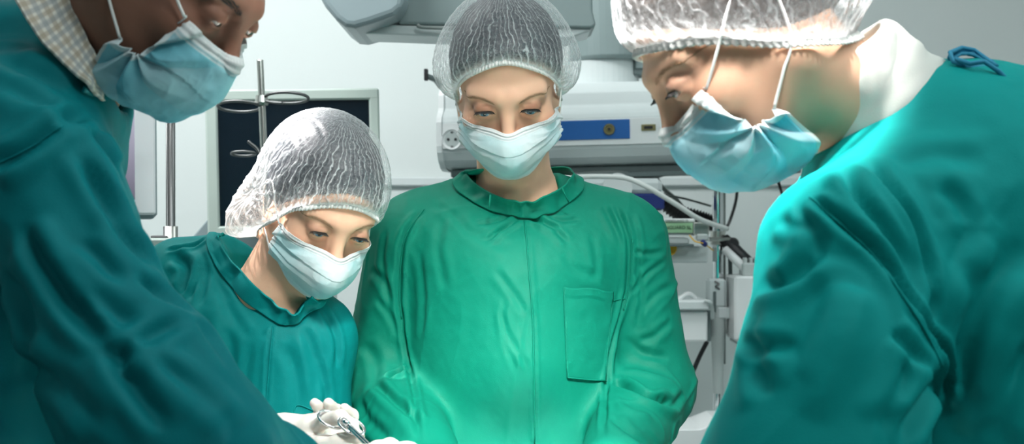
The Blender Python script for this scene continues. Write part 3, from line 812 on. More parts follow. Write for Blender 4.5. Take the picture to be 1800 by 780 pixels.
def shoes(parent, feet, yaw):
    for ft in feet:
        ft = np.array(ft, float); d = np.array([math.sin(yaw), -math.cos(yaw), 0])
        a = ft-d*.04; b = ft+d*.14; lo = np.minimum(a, b)-.1; hi = np.maximum(a, b)+.1; lo[2] = -.01; hi[2] = .2
        f = Field(*[axis(lo[i], hi[i], .006) for i in range(3)])
        f.cone(a+[0,0,.05], b+[0,0,.035], .048, .046, .02); f.cone(a+[0,0,.09], a+[0,0,.06], .045, .045, .02)
        z = f.ax[2][None,None,:]+0*f.F; f.F = np.maximum(f.F, .001-z)
        V, Q = f.nets(); link('shoe', np_mesh('shoe', V, Q), M['shoe'], parent)

# ------------------------------------------------------------ the room
def struct(name, mb, m): return setp(mb.build(name, m), kind='structure')
WY = 4.30
struct('floor', MB().box((-2.6,-.6,-.06),(2.9,WY+.08,0), .002), M['floor'])
struct('wall_back', MB().box((-2.6,WY,0),(2.9,WY+.08,2.9), .002), M['wall'])
struct('wall_left', MB().box((-2.68,-.6,0),(-2.6,WY+.08,2.9), .002), M['wall'])
struct('wall_right', MB().box((2.9,-.6,0),(2.98,WY+.08,2.9), .002), M['wall'])
struct('ceiling', MB().box((-2.68,-.6,2.9),(2.98,WY+.08,2.98), .002), M['ceil'])
# bumper rail along the back wall
a = at(0, 311, WY-.02); b = at(0, 327, WY-.02)
struct('trim_1', MB().box((-.95, WY-.022, b[2]),(2.85, WY-.002, a[2]), .004), M['equip'])

# ------------------------------------------------------------ people
def P_(l, Y=None): return [at(*q) for q in l]
def fit(up, lo, gb, bv=None):
    """sew the lower edge of a collar to the gown; the upper edge keeps its offset from it"""
    U, L = [], []
    for (a, b) in zip(up, lo):
        r = hit(gb, b[0], b[1]); Y = b[2]
        if r[0] is not None and abs(r[0].y-b[2]) < .12 and b[1] > 318: Y = r[0].y-.003
        Yu = a[2]+(Y-b[2])*.8
        if bv is not None:
            for g in (bv, gb):
                r = hit(g, a[0], a[1])
                if r[0] is not None and r[0].y < Yu+.005 and r[0].y > Yu-.10: Yu = r[0].y-.005
        L.append(at(b[0], b[1], Y)); U.append(at(a[0], a[1], Yu))
    return U, L
SK = (.80, .48, .325)
feetz = 0.0

# ---- the woman in the middle, facing us
def centre_woman():
    h = Head(at(892, 192, 1.90), 0, 29, -3, 1.0, gaze=4, slit=.0042)
    root = empty('person', (0, 2.05, 0), 'person in emerald green gown with chest pocket, facing the camera with bowed head', 'person')
    nb = at(907, 350, 2.03)
    pr = [(at(908,342,2.05), at(770,384,2.05), .048, .048), (at(908,342,2.05), at(1045,384,2.05), .048, .048),
          (at(742,424,2.04), at(1075,424,2.04), .066, .066),
          (at(840,480,2.03), at(848,790,2.01), .105, .112), (at(975,480,2.03), at(967,790,2.01), .105, .112),
          (at(905,520,2.00), at(905,640,1.98), .10, .105),
          (at(716,424,2.05), at(672,675,2.05), .062, .064), (at(1103,424,2.05), at(1143,675,2.05), .062, .064),
          (at(672,690,2.05), at(770,860,1.72), .066, .046), (at(1143,690,2.05), at(1060,860,1.72), .066, .046)]
    lower = [((-.05,2.03,.95), (-.06,2.06,.42), .135, .16), ((.06,2.03,.95), (.07,2.06,.42), .135, .16)]
    bp = list(pr)+[((0,2.04,1.0), (0,2.05,.9), .15, .15)]
    legs_shoes(root, (-.09,2.05,.9), (.10,2.05,.9), (-.12,2.08,0), (.13,2.08,0), 0, bp)
    body, bv = body_mesh('body', h, nb, bp, root, (-.45,1.55,.0), (.45,2.35,1.78), .0013, (.049,.056), SK, (.25, .095, .05), (.07, .028, .018))
    eyes_and_brows(h, body, bv)
    folds = [
     # placket
     ([(925,388),(932,470),(938,560),(940,650),(942,778)], 2.2, 2.4, 'v', .02),
     ([(919,392),(926,480),(931,570),(934,660),(936,778)], 4, 1.6, 'r', .02),
     # gathers under the collar
     ([(915,384),(890,400),(850,428)], 4, 4, 'v'), ([(918,390),(885,405),(868,412)], 3, 3, 'v'), ([(925,386),(955,392),(985,402)], 4, 4, 'v'),
     ([(930,384),(975,405),(1000,428)], 4.5, 3, 'v'), ([(905,380),(870,392),(835,398)], 4, 3, 'v'), ([(940,384),(985,388),(1020,384)], 4, 3, 'v'),
     # armholes
     ([(742,372),(710,420),(702,500),(706,560),(722,660),(738,778)], 4, 5, 'v', .1), ([(728,372),(694,430),(688,500),(696,570)], 6, 3, 'r', .2),
     ([(1080,358),(1104,420),(1104,500),(1094,540),(1070,640),(1060,778)], 4, 5, 'v', .1), ([(1118,372),(1128,420),(1128,470)], 5, 4, 'r'),
     ([(1098,500),(1080,600),(1066,680)], 6, 3, 'r'),
     # left sleeve
     ([(680,400),(672,460),(690,520)], 5, 3, 'v'), ([(650,470),(676,500),(700,560)], 6, 4, 'v'), ([(660,520),(690,560),(705,600)], 5, 3, 'v'),
     ([(722,652),(700,656),(680,666)], 4, 7, 'v', .3), ([(660,674),(690,705),(735,745)], 6, 9, 'v', .2), ([(655,690),(700,735),(730,775)], 9, 6, 'r', .3),
     ([(640,600),(660,640),(655,690)], 8, 3, 'v'), ([(700,690),(722,720),(730,740)], 6, 4, 'v'), ([(630,700),(650,740),(690,775)], 8, 4, 'v'),
     # right sleeve: the deep fold at the elbow
     ([(1074,672),(1100,680),(1140,700),(1165,706),(1190,702)], 7, 13, 'v', .2), ([(1080,655),(1120,655),(1170,668),(1206,690)], 10, 7, 'r', .3), ([(1150,690),(1180,715),(1205,690)], 6, 5, 'v'),
     ([(1070,690),(1100,720),(1150,735)], 9, 5, 'r'), ([(1072,730),(1110,760),(1140,778)], 7, 4, 'v'), ([(1105,520),(1140,480),(1172,455)], 4, 3.5, 'v'),
     ([(1115,560),(1150,520),(1185,500)], 5, 2.5, 'v'), ([(1120,600),(1150,590),(1185,560)], 5, 2.5, 'v'), ([(1110,440),(1140,446),(1168,440)], 3.5, 3, 'v'),
     ([(1118,470),(1128,520),(1120,580)], 4, 2.5, 'v'), ([(1100,590),(1130,620),(1180,628)], 6, 3, 'v'),
     # front panel
     ([(868,470),(905,520),(925,560)], 5, 2.2, 'v'), ([(880,540),(900,600),(930,650)], 4, 2.2, 'v'), ([(890,520),(885,580),(915,670)], 4, 1.8, 'v'),
     ([(1040,400),(1050,460),(1045,500)], 6, 1.8, 'v'), ([(780,380),(770,440),(785,520)], 7, 2, 'v'), ([(820,400),(850,420),(900,440)], 8, 1.4, 'v'),
     ([(990,440),(1010,470),(1060,490)], 6, 1.5, 'v'), ([(735,430),(745,520),(740,600)], 6, 2, 'v'),
     ([(760,360),(800,380),(830,420)], 6, 1.8, 'v'), ([(1060,360),(1075,385),(1100,440)], 5, 3, 'v'),
    ]
    fld = [noise_field(8, .0035, (1,1,.5)), noise_field(15, .0016, (1,1,.35), (.1,.15,0), 'c'), noise_field(40, .0006, (1.2,1,.6), (.1,-.6,0), 'r'),
           noise_field(24, .0028, (1,1,.45), (0,.8,0), 'c', lambda V: np.clip((np.abs(V[:,0])-.17)/.05, 0, 1))]
    gown, gb, V, Q = gown_mesh(pr+lower, root, M['gown_green'], (-.45,1.60,.36), (.45,2.32,1.50), .0027, ((-.32,1.80,1.0), (.32,2.3,1.5)),
        [(at(880,338,2.02), at(940,338,2.02), .036, .036), (at(912,320,2.02), at(912,250,2.04), .05, .08)], folds, fld, k=.03)
    # stand-up collar
    up = [(905,296,2.105),(850,297,2.07),(822,300,2.01),(832,318,1.965),(862,338,1.93),(900,352,1.905),(925,356,1.90),(958,346,1.905),(990,326,1.945),(1006,306,1.99),(990,294,2.06),(905,296,2.105)]
    lo = [(905,308,2.12),(835,310,2.09),(796,316,2.02),(806,338,1.965),(842,362,1.93),(890,379,1.913),(925,386,1.905),(965,377,1.915),(1003,356,1.95),(1026,328,2.00),(1005,306,2.08),(905,308,2.12)]
    collar = ribbon(fit(up, lo, gb, bv)[0], fit(up, lo, gb, bv)[1], 'collar', M['gown_green'], gown, .0035, 26, outs=(gb,))
    for s in ([(862,342),(860,366)], [(988,330),(1000,356)]):
        a, b = s; MB().tube([at(a[0],a[1],1.925 if a[0]<900 else 1.938), at(b[0],b[1],1.922 if a[0]<900 else 1.945)], .0012, 6).build('collar_stitching', M['gown_green'], collar)
    # chest pocket
    nx, ny = 34, 56; V = []; ok = True
    for j in range(ny+1):
        for i in range(nx+1):
            s = i/nx; t = j/ny; px = (990+86*s)*(1-t)+(996+66*s)*t; py = (504+7*s+2*math.sin(s*9))*(1-t)+(663+7*s)*t
            r = hit(gb, px, py); V.append(np.array(r[0]+r[1]*(.0018+.0022*(1-t)*math.sin(PI*s)+(.0012 if t < .09 else 0)+.0007*vnoise(np.array([[s*5, t*9, 3.]]))[0])))
    Pq = [(j*(nx+1)+i, j*(nx+1)+i+1, (j+1)*(nx+1)+i+1, (j+1)*(nx+1)+i) for j in range(ny) for i in range(nx)]
    pk = link('pocket', np_mesh('pocket', V, Pq), M['gown_green'], gown); so = pk.modifiers.new('thickness', 'SOLIDIFY'); so.thickness = .0016; so.offset = 0
    seam(gb, [(990,504),(996,663)], 'pocket_stitching', M['gown_green'], pk, .0011, .002)
    seam(gb, [(996,663),(1062,670)], 'pocket_stitching', M['gown_green'], pk, .0012, .003)
    seam(gb, [(1076,511),(1062,670)], 'pocket_stitching', M['gown_green'], pk, .0011, .002)
    seam(gb, [(922,388),(930,480),(936,560),(938,650),(940,779)], 'front_seam', M['gown_green'], gown, .0013)
    seam(gb, [(1078,528),(1102,524)], 'front_seam', M['gown_green'], gown, .0009)
    seam(gb, [(745,368),(712,420),(702,500),(706,560)], 'sleeve_seam', M['gown_green'], gown, .0012)
    seam(gb, [(1112,420),(1106,500),(1096,545)], 'sleeve_seam', M['gown_green'], gown, .0012)
    surgical_cap(h, root, bv, M['cap'], rim=(.076, -.006, -.038, -.060), ctr=(0,.024,.036), rad=(.096,.112,.100), apex=(0,.03,.14), pleat=62, seed=2,
                 bumps=[((1,.1,-.25), .012, .5), ((-1,.1,-.25), .012, .5)])
    hair_cap(h, root, M['hair_slate'], .008, .088, -.05, extra=[((0,.085,.05), (.045,.04,.04))])
    face_mask(h, root, bv, MASK_FRONT, (.60,.88,.91), (.84,.94,.95), 'ear', seed=3, wr=.8)
    for hd, s in ((at(770,860,1.72), -1), (at(1060,860,1.72), 1)):
        hd = np.array(hd); tip = np.array([-s*.35, -.85, -.25]); kn, fg, th = generic_hand(hd+tip*.05, tip, (0,0,1), s)
        glove(root, hd, hd+tip*.05, kn, fg, th, name='glove', h=.004)
    shoes(root, [(-.12,2.08,0), (.13,2.08,0)], 0)
    return root, h

# ---- the seated-height woman on the left, head turned down over her hands
def left_woman():
    h = Head(at(594, 410, 1.84), 27, 30, 9, .935, gaze=2, slit=.0038)
    root = empty('person', (-.36, 1.98, 0), 'shorter person in teal gown with brightly lit cap, gloved hand holding a needle holder', 'person')
    nb = at(478, 510, 1.93)
    pr = [(at(470,490,1.97), at(400,472,1.98), .046, .046), (at(400,474,1.98), at(315,482,2.00), .046, .045), (at(500,530,1.94), at(560,575,1.93), .045, .045),
          (at(345,510,2.00), at(560,605,1.94), .058, .050), (at(400,595,1.98), at(400,900,1.96), .108, .125), (at(500,615,1.94), at(502,900,1.94), .085, .102),
          (at(312,500,2.00), at(285,740,1.98), .060, .056), (at(285,745,1.98), at(430,800,1.66), .056, .040),
          (at(552,605,1.92), at(546,800,1.92), .040, .046), (at(546,820,1.92), at(640,860,1.70), .046, .040)]
    lower = [((-.42,1.97,.95), (-.44,2.0,.42), .13, .15), ((-.34,1.96,.95), (-.34,2.0,.42), .12, .15)]
    bp = list(pr)+[((-.37,1.96,1.0), (-.37,1.98,.9), .14, .14)]
    legs_shoes(root, (-.44,1.98,.9), (-.30,1.98,.9), (-.46,2.03,0), (-.28,2.03,0), 0, bp)
    body, bv = body_mesh('body', h, nb, bp[3:], root, (-.70,1.45,.0), (.0,2.3,1.68), .0013, (.047,.052), (.80, .48, .325), (.30, .13, .08), (.09, .035, .022), .8)
    eyes_and_brows(h, body, bv)
    folds = [([(478,572),(472,620),(468,700),(465,755)], 2.2, 2.8, 'v', .04), ([(470,575),(463,640),(458,750)], 4, 1.9, 'r', .05),
      ([(375,425),(385,470),(430,530)], 4, 3.1, 'v'), ([(290,440),(340,434),(370,420)], 3, 5.0, 'v', .2), ([(300,450),(330,470),(318,520)], 7, 7.5, 'v'), ([(335,445),(350,480),(330,530)], 5, 3.8, 'v'),
      ([(350,440),(362,480),(350,540)], 5, 3.8, 'v'), ([(380,470),(400,540),(440,600)], 7, 2.5, 'v'), ([(400,560),(405,640),(395,720)], 9, 3.1, 'v'),
      ([(560,530),(590,590),(592,650)], 5, 3.8, 'v'), ([(530,570),(550,620),(560,700)], 7, 3.1, 'v'), ([(495,600),(520,660),(525,740)], 8, 2.5, 'v'),
      ([(350,540),(370,640),(380,740)], 9, 5.0, 'v'), ([(318,530),(340,600),(372,660)], 7, 5.0, 'v'), ([(440,600),(430,680),(440,760)], 7, 2.5, 'v'),
      ([(560,620),(574,700),(572,770)], 5, 3.8, 'v')]
    fld = [noise_field(9, .003, (1,1,.5), off=9), noise_field(14, .0022, (1,1,.35), (.1,-.2,0), 'c', off=5), noise_field(42, .0006, (1,1,.6), (.1,.4,0), 'r')]
    gown, gb, V, Q = gown_mesh(pr+lower, root, M['gown_left'], (-.70,1.48,.36), (.05,2.3,1.40), .0030, ((-.6,1.78,.98), (-.15,2.06,1.38)),
        [(at(462,470,1.96), at(492,510,1.92), .032, .028), (at(462,440,1.96), at(455,330,1.97), .05, .10), (at(512,540,1.87), at(500,490,1.89), .022, .035)], folds, fld, k=.03)
    up = [(395,408,2.03),(384,414,1.99),(398,446,1.94),(430,482,1.895),(468,518,1.865),(498,543,1.85),(520,549,1.85),(538,530,1.86),(550,514,1.89),(545,498,1.95)]
    lo = [(368,412,2.05),(362,424,2.00),(375,462,1.945),(408,506,1.90),(450,544,1.87),(482,566,1.86),(508,572,1.86),(540,556,1.865),(572,530,1.89),(568,508,1.96)]
    ribbon(fit(up, lo, gb, bv)[0], fit(up, lo, gb, bv)[1], 'collar', M['gown_left'], gown, .004, 34, seed=3, nv=14, outs=(gb, bv))
    seam(gb, [(480,574),(474,640),(469,700),(465,758)], 'front_seam', M['gown_left'], gown, .0012)
    seam(gb, [(519,770),(519,714),(552,722)], 'pocket_stitching', M['gown_left'], gown, .0010)
    surgical_cap(h, root, bv, M['cap'], rim=(.054, -.012, -.085, -.110), ctr=(0,.026,.034), rad=(.094,.118,.102), apex=(.0,.03,.14), pleat=60, seed=7,
                 tight=.09, bumps=[((-.8,.30,-1.15), .072, .46), ((1,-.2,-.1), .004, .4)], gather=((-1.0,.10,-.50), .85, 17))
    hair_cap(h, root, M['hair_slate'], .008, .074, -.075, extra=[((-.01,.095,-.015), (.045,.035,.04))])
    mf = [list(r) for r in MASK_FRONT]
    face_mask(h, root, bv, mf, (.60,.88,.91), (.86,.94,.95), 'ear', seed=5, wr=.9)
    # her right hand holds the needle holder: palm seen from the side, four finger tips up
    Yh = 1.50
    wf = at(436,800,1.60); wr_ = at(498,776,1.555)
    kn = P_([(548,757,1.530),(562,753,1.548),(578,758,1.558),(590,770,1.556)])
    fg = [P_([(572,738,1.500),(598,733,1.482),(622,747,1.474)]), P_([(578,738,1.575),(568,723,1.560),(553,708,1.540)]),
          P_([(598,740,1.580),(592,723,1.560),(577,708,1.540)]), P_([(616,752,1.575),(618,730,1.555),(606,717,1.535)])]
    th = P_([(538,782,1.510),(572,783,1.490),(600,778,1.480),(628,768,1.472)])
    glove(root, wf, wr_, kn, fg, th, h=.0015, r=.0083)
    # her other hand, mostly below the picture
    wf = at(640,862,1.68); wr_ = at(650,850,1.60); kn, fg, th = generic_hand(wr_, (.15,-1,-.25), (0,0,1), 1)
    glove(root, wf, wr_, kn, fg, th, h=.004)
    shoes(root, [(-.46,2.03,0), (-.28,2.03,0)], 0)
    # the needle holder
    nh = empty('needle_holder', tuple(at(602,742,1.47)), 'steel ring-handled needle holder held by the gloved hand at the bottom edge', 'surgical instrument')
    j = at(700,840,1.40)
    for k, (rc, tl, sh) in enumerate((((582,737,1.485), (24,14), [(602,742,1.475),(640,778,1.44)]), ((618,748,1.47), (20,11), [(606,740,1.47),(646,778,1.435)]))):
        c = at(*rc); pts = []
        for a in np.linspace(0, 2*PI, 33)[:-1]:
            u = np.array([.95, .10, -.30])*math.cos(a)*.0145+np.array([.20, -.75, -.62])*math.sin(a)*.0115
            pts.append(c+u)
        MB().tube(pts, .0017, 10, True).build('finger_ring', M['chrome'], nh)
        p = c+np.array([.95,.10,-.30])*.0145*(1 if k == 0 else .1)+np.array([.20,-.75,-.62])*.0115*.9
        MB().tube(smooth_path([p, at(*sh[0]), at(*sh[1]), j+np.array([.003*k,0,0])], 8), .0019, 10).build('shank', M['chrome'], nh)
    MB().tube([at(603,737,1.468), at(612,746,1.462)], .0032, 10).build('ratchet', M['chrome'], nh)
    t = at(740,880,1.37); MB().tube([j, (j+t)/2, t], [.0035,.003,.0012], 8).build('jaw', M['chrome'], nh)
    MB().lathe([(0,-.004),(.0042,-.004),(.0045,0),(.0042,.004),(0,.004)], j, 16, Matrix.Rotation(PI/2, 3, 'X')).build('hinge_screw', M['chrome'], nh)
    return root, h

# ---- the man on the left, close to us, seen from his right
def man():
    h = Head(at(404, 36, 1.27), 74, 38, 0, .97, male=True, gaze=16, slit=.0022)
    root = empty('person', (-.62, 1.30, 0), 'man in dark teal gown over checked shirt collar, looking down at the left edge', 'person')
    nb = at(138, 112, 1.33)
    pr = [(at(40,150,1.36), at(-60,330,1.36), .085, .12), (at(-60,370,1.36), at(-160,1000,1.36), .14, .20), (at(85,190,1.38), at(50,330,1.40), .05, .065), (at(50,360,1.42), at(30,760,1.42), .07, .13),
          (at(142,178,1.34), at(110,230,1.35), .040, .05), (at(40,230,1.27), at(60,330,1.22), .072, .062), (at(60,330,1.21), at(245,720,1.17), .060, .066), (at(100,320,1.45), at(190,600,1.50), .042, .048),
          (at(245,720,1.17), at(340,810,1.18), .066, .060), (at(340,810,1.18), at(520,860,1.30), .060, .046), (at(190,600,1.50), at(350,800,1.48), .048, .040)]
    lower = [((-.70,1.36,.95), (-.72,1.36,.42), .19, .20)]
    bp = list(pr)+[((-.70,1.34,1.0), (-.70,1.34,.9), .16, .15)]
    legs_shoes(root, (-.70,1.27,.9), (-.70,1.43,.9), (-.72,1.22,0), (-.72,1.46,0), PI/2, bp)
    body, bv = body_mesh('body', h, nb, bp, root, (-1.05,.85,.0), (-.05,1.75,1.75), .0014, (.060,.052), (.25, .125, .085), (.16, .075, .05), (.035, .018, .012), .55, skinny=.028)
    eyes_and_brows(h, body, bv, iris=(.06,.05,.04), brow_m=M['lash'], lashes=False, brow_n=110, brow_w=.0050)
    folds = [([(-20,300),(50,262),(110,222),(150,200)], 7, 10.5, 'v', .2), ([(0,330),(60,280),(110,250)], 9, 6.0, 'r'),
      ([(150,230),(190,290),(240,370),(262,420)], 9, 13.5, 'v', .25), ([(130,260),(165,330),(215,420),(300,520)], 8, 12.0, 'v', .25), ([(180,250),(215,310),(245,400)], 6, 7.5, 'r'),
      ([(40,390),(80,470),(140,560),(200,620)], 7, 12.0, 'v', .25), ([(60,380),(110,460),(160,530)], 9, 7.5, 'r'), ([(200,640),(260,600),(330,560)], 7, 9.0, 'v'),
      ([(190,600),(240,680),(300,760)], 8, 13.5, 'v', .25), ([(230,560),(290,560),(350,590),(385,640)], 8, 9.0, 'r'), ([(215,450),(270,520),(340,590),(400,690)], 8, 9.0, 'v'),
      ([(250,640),(330,690),(410,770)], 8, 9.0, 'v'), ([(100,440),(130,520),(190,560),(260,580)], 10, 7.5, 'v'), ([(140,420),(190,480),(280,530)], 7, 7.5, 'v'),
      ([(0,160),(60,190),(130,210)], 9, 6.0, 'v'), ([(0,100),(60,130),(120,170)], 10, 7.5, 'v'), ([(0,480),(40,540),(60,640)], 10, 7.5, 'v'), ([(30,640),(110,680),(180,760)], 10, 7.5, 'v')]
    fld = [noise_field(6, .008, (1,1,.6), (0,-.6,0), off=3), noise_field(9, .006, (1,1,.35), (0,-.7,0), 'c', off=2), noise_field(17, .0022, (1,1,.5), (.2,-.9,0), 'c', off=8), noise_field(34, .0008, (1,1,.6), (.2,-.7,0), 'r')]
    gown, gb, V, Q = gown_mesh(pr+lower, root, M['gown_blue'], (-1.08,.86,.36), (-.05,1.78,1.66), .0036, ((-.60,1.0,1.0), (-.10,1.5,1.62)),
        [(at(140,150,1.335), at(225,-40,1.33), .048, .072)], folds, fld, k=.045)
    # checked shirt collar: a folded band round the neck
    A = P_([(10,-30,1.245),(60,55,1.232),(110,110,1.228),(155,150,1.232),(182,178,1.27),(186,172,1.32)])
    B = P_([(98,-60,1.262),(128,10,1.254),(155,68,1.250),(176,112,1.252),(191,140,1.275),(192,142,1.32)])
    cl = ribbon(B, A, 'shirt_collar', M['shirt'], root, .0015, 12, thick=.0035, n=34, nv=56)
    me = cl.data; cs = np.zeros(len(me.vertices)*3, np.float32); me.vertices.foreach_get('co', cs); k_, n_ = int(cl['rows']), int(cl['cols']); G = cs.reshape(k_, n_, 3)
    u = np.concatenate([[0], np.cumsum(np.linalg.norm(np.diff(G[:, n_//2], axis=0), axis=1))])[:,None]*np.ones((1, n_)); v = np.linspace(0, .042, n_)[None,:]*np.ones((k_, 1))
    c = np.ones((k_, n_, 3))*np.array([.74, .72, .64])
    for w_, ph, cc in ((u, 0, (.36,.29,.20)), (v, .2, (.36,.29,.20)), (u, .5, (.28,.32,.34)), (v, .7, (.28,.32,.34))):
        m_ = np.clip((.17-np.abs(((w_/.0165+ph)%1)-.5))/.05, 0, 1)*.55; c = c*(1-m_[...,None])+np.array(cc)*m_[...,None]
    set_attr(me, 'tint', c.reshape(-1, 3))
    ribbon(P_([(150,150,1.24),(178,180,1.28),(186,175,1.34)]), P_([(160,176,1.25),(176,198,1.28),(182,196,1.34)]), 'gown_neckband', M['gown_blue'], gown, .002, 10)
    seam(gb, [(-10,290),(60,255),(110,222)], 'sleeve_seam', M['gown_blue'], gown, .0012)
    hair_cap(h, root, M['hair_brown'], .008, .085, -.06)
    surgical_cap(h, root, bv, M['cap_cloudy'], rim=(.060, .03, .012, -.045), ctr=(0,.024,.040), rad=(.092,.112,.098), apex=(0,.05,.14), pleat=50, seed=12)
    face_mask(h, root, bv, MASK_SIDE, (.15,.56,.68), (.40,.78,.86), 'tie', seed=8, wr=1.5)
    # near hand reaches in at the bottom edge, one finger tip in view
    wf = at(520,860,1.30); w = at(575,835,1.34); tip = np.array([.93,.25,.10]); kn, fg, th = generic_hand(w, tip, (0,0,1), -1)
    glove(root, wf, w, kn, fg, th, h=.004)
    wf = at(420,800,1.48); w = at(560,846,1.43); kn = P_([(634,808,1.42),(634,820,1.43),(632,832,1.44),(630,842,1.45)])
    fg = [P_([(664,790,1.42),(686,784,1.42),(697,786,1.42)]), P_([(668,800,1.43),(690,806,1.43),(695,820,1.43)]), P_([(665,812,1.44),(685,822,1.44),(688,835,1.44)]), P_([(660,824,1.45),(675,834,1.45),(676,845,1.45)])]
    th = P_([(580,845,1.40),(620,850,1.385),(650,850,1.385),(672,850,1.39)])
    glove(root, at(470,835,1.46), w, kn, fg, th, h=.0022)
    shoes(root, [(-.72,1.22,0), (-.72,1.46,0)], PI/2)
    return root, h

# ---- the woman on the right, close to us, seen from her left
def right_woman():
    h = Head(at(1181, 158, 1.27), -84, 38, 0, 1.0, gaze=12, slit=.0040)
    root = empty('person', (.66, 1.30, 0), 'person in teal gown over white turtleneck, looking down at the right edge', 'person')
    nb = at(1520, 205, 1.32)
    pr = [(at(1578,268,1.33), at(1700,345,1.34), .070, .115), (at(1650,310,1.33), at(1820,370,1.33), .105, .115), (at(1700,420,1.34), at(1850,1000,1.34), .16, .21), (at(1520,330,1.34), at(1570,430,1.38), .045, .085), (at(1530,430,1.42), at(1560,800,1.42), .09, .14),
          (at(1515,355,1.24), at(1465,430,1.19), .045, .056), (at(1465,430,1.19), at(1465,640,1.15), .056, .070), (at(1465,640,1.15), at(1465,830,1.13), .070, .078), (at(1600,390,1.24), at(1610,500,1.24), .065, .085),
          (at(1400,830,1.13), at(1240,900,1.28), .074, .048), (at(1520,400,1.48), at(1520,700,1.52), .06, .06), (at(1520,700,1.52), at(1330,840,1.45), .055, .045)]
    lower = [((.76,1.36,.95), (.78,1.36,.42), .19, .20)]
    bp = list(pr)+[((.76,1.34,1.0), (.76,1.34,.9), .16, .15)]
    legs_shoes(root, (.76,1.27,.9), (.76,1.43,.9), (.80,1.22,0), (.80,1.46,0), -PI/2, bp)
    body, bv = body_mesh('body', h, nb, bp, root, (.05,.85,.0), (1.1,1.75,1.72), .0014, (.054,.056), (.70, .42, .285), (.34, .17, .125), (.12, .065, .045), .8, skinny=.028)
    eyes_and_brows(h, body, bv, iris=(.25,.33,.33), brow_n=45)
    folds = [([(1422,345),(1470,385),(1530,440),(1580,510),(1620,570),(1655,640),(1668,720)], 4.5, 10.2, 'v', .08), ([(1410,360),(1460,400),(1520,455),(1565,520),(1600,590)], 6, 4.3, 'r', .2),
      ([(1480,290),(1510,350),(1545,400),(1590,480)], 6, 11.6, 'v', .25), ([(1520,280),(1560,340),(1595,400),(1622,500),(1625,570)], 6, 13.0, 'v', .22), ([(1545,270),(1590,340),(1640,430)], 7, 5.8, 'r'),
      ([(1450,310),(1500,360),(1560,440)], 5, 5.8, 'r'), ([(1335,495),(1370,500),(1410,470),(1440,430)], 8, 11.6, 'v', .3), ([(1300,600),(1340,612),(1400,600)], 6, 5.8, 'v'), ([(1325,560),(1330,640),(1350,700)], 9, 5.8, 'v'),
      ([(1570,580),(1600,610),(1640,660)], 6, 7.2, 'v'), ([(1650,660),(1620,710),(1580,778)], 9, 13.0, 'v', .3), ([(1600,620),(1590,680),(1545,760)], 8, 7.2, 'v'),
      ([(1700,400),(1680,460),(1720,520)], 12, 7.2, 'v'), ([(1800,420),(1730,520),(1690,640),(1680,778)], 14, 13.0, 'v', .25), ([(1800,480),(1750,600),(1720,700)], 14, 10.2, 'r'), ([(1810,600),(1760,680),(1740,778)], 12, 11.6, 'v'),
      ([(1640,330),(1680,360),(1700,420)], 8, 5.8, 'v'), ([(1390,360),(1430,400),(1440,460)], 7, 5.8, 'v'), ([(1360,380),(1400,400),(1440,380)], 6, 4.3, 'v'),
      ([(1440,480),(1410,560),(1360,640)], 14, 7.2, 'v'), ([(1500,500),(1480,600),(1420,740)], 16, 8.7, 'r'), ([(1580,300),(1640,280),(1740,290)], 10, 4.3, 'v')]
    fld = [noise_field(6, .007, (1,1,.6), (0,.5,0), off=6), noise_field(8, .0022, (1,1,.35), (0,.5,0), 'c', off=7), noise_field(17, .0014, (1,1,.5), (.2,.7,0), 'c', off=3), noise_field(34, .0007, (1,1,.6), (.2,.7,0), 'r')]
    gown, gb, V, Q = gown_mesh(pr+lower, root, M['gown_teal'], (.10,.86,.36), (1.1,1.78,1.62), .0036, ((.15,1.0,1.0), (.62,1.5,1.6)),
        [(at(1525,188,1.32), at(1440,80,1.32), .060, .085)], folds, fld, k=.045)
    # white turtleneck: a rolled knit tube round the neck
    V = []; Pq = []; n1, n2 = 96, 22
    c0 = at(1512,168,1.32); c1 = at(1575,234,1.325)
    ax_ = (c0-c1)/np.linalg.norm(c0-c1); u = np.array([0,1.,0]); w = np.cross(ax_, u)
    prof = [(.050,-.02),(.0505,.026),(.0515,.034),(.056,.039),(.0615,.036),(.065,.026),(.067,.010),(.069,-.004),(.071,-.018),(.073,-.034)]
    prof = smooth_path([(p[0], p[1], 0) for p in prof], 3)[:, :2]
    for i in range(n1):
        a = 2*PI*i/n1
        for (r_, z_) in prof:
            q = 1.10*r_*(1+.04*vnoise(np.array([[math.cos(a)*2.2+3, math.sin(a)*2.2, z_*70]]))[0])
            sw = .003*vnoise(np.array([[math.cos(a)*1.5+9, math.sin(a)*1.5, 1.]]))[0]
            V.append(c0+ax_*(z_+sw)+(w*math.cos(a)*.98+u*math.sin(a)*.95)*q)
    m_ = len(prof)
    for i in range(n1):
        for j in range(m_-1): a_ = i*m_+j; b_ = ((i+1)%n1)*m_+j; Pq.append((a_, b_, b_+1, a_+1))
    link('turtleneck', np_mesh('turtleneck', V, Pq), M['white_knit'], root)
    # back tie knotted in a loop
    tie = MB()
    tie.tube(P_([(1735,118,1.28),(1700,118,1.27),(1675,108,1.27),(1670,92,1.28),(1690,84,1.30),(1712,88,1.31),(1735,104,1.30),(1752,116,1.28)]), .0022, 8)
    tie.tube(P_([(1680,104,1.27),(1705,112,1.262),(1730,108,1.262),(1755,125,1.26),(1780,150,1.262)]), .0024, 8)
    tie.build('gown_tie', M['tie'], gown)
    ribbon(P_([(1670,96,1.285),(1690,84,1.30),(1712,88,1.31),(1740,108,1.30)]), P_([(1676,104,1.285),(1694,94,1.295),(1716,98,1.30),(1745,116,1.30)]), 'tie_loop', M['tie'], gown, .001, 8)
    seam(gb, [(1424,347),(1472,388),(1532,444),(1582,514),(1622,574),(1656,644)], 'sleeve_seam', M['gown_teal'], gown, .0012)
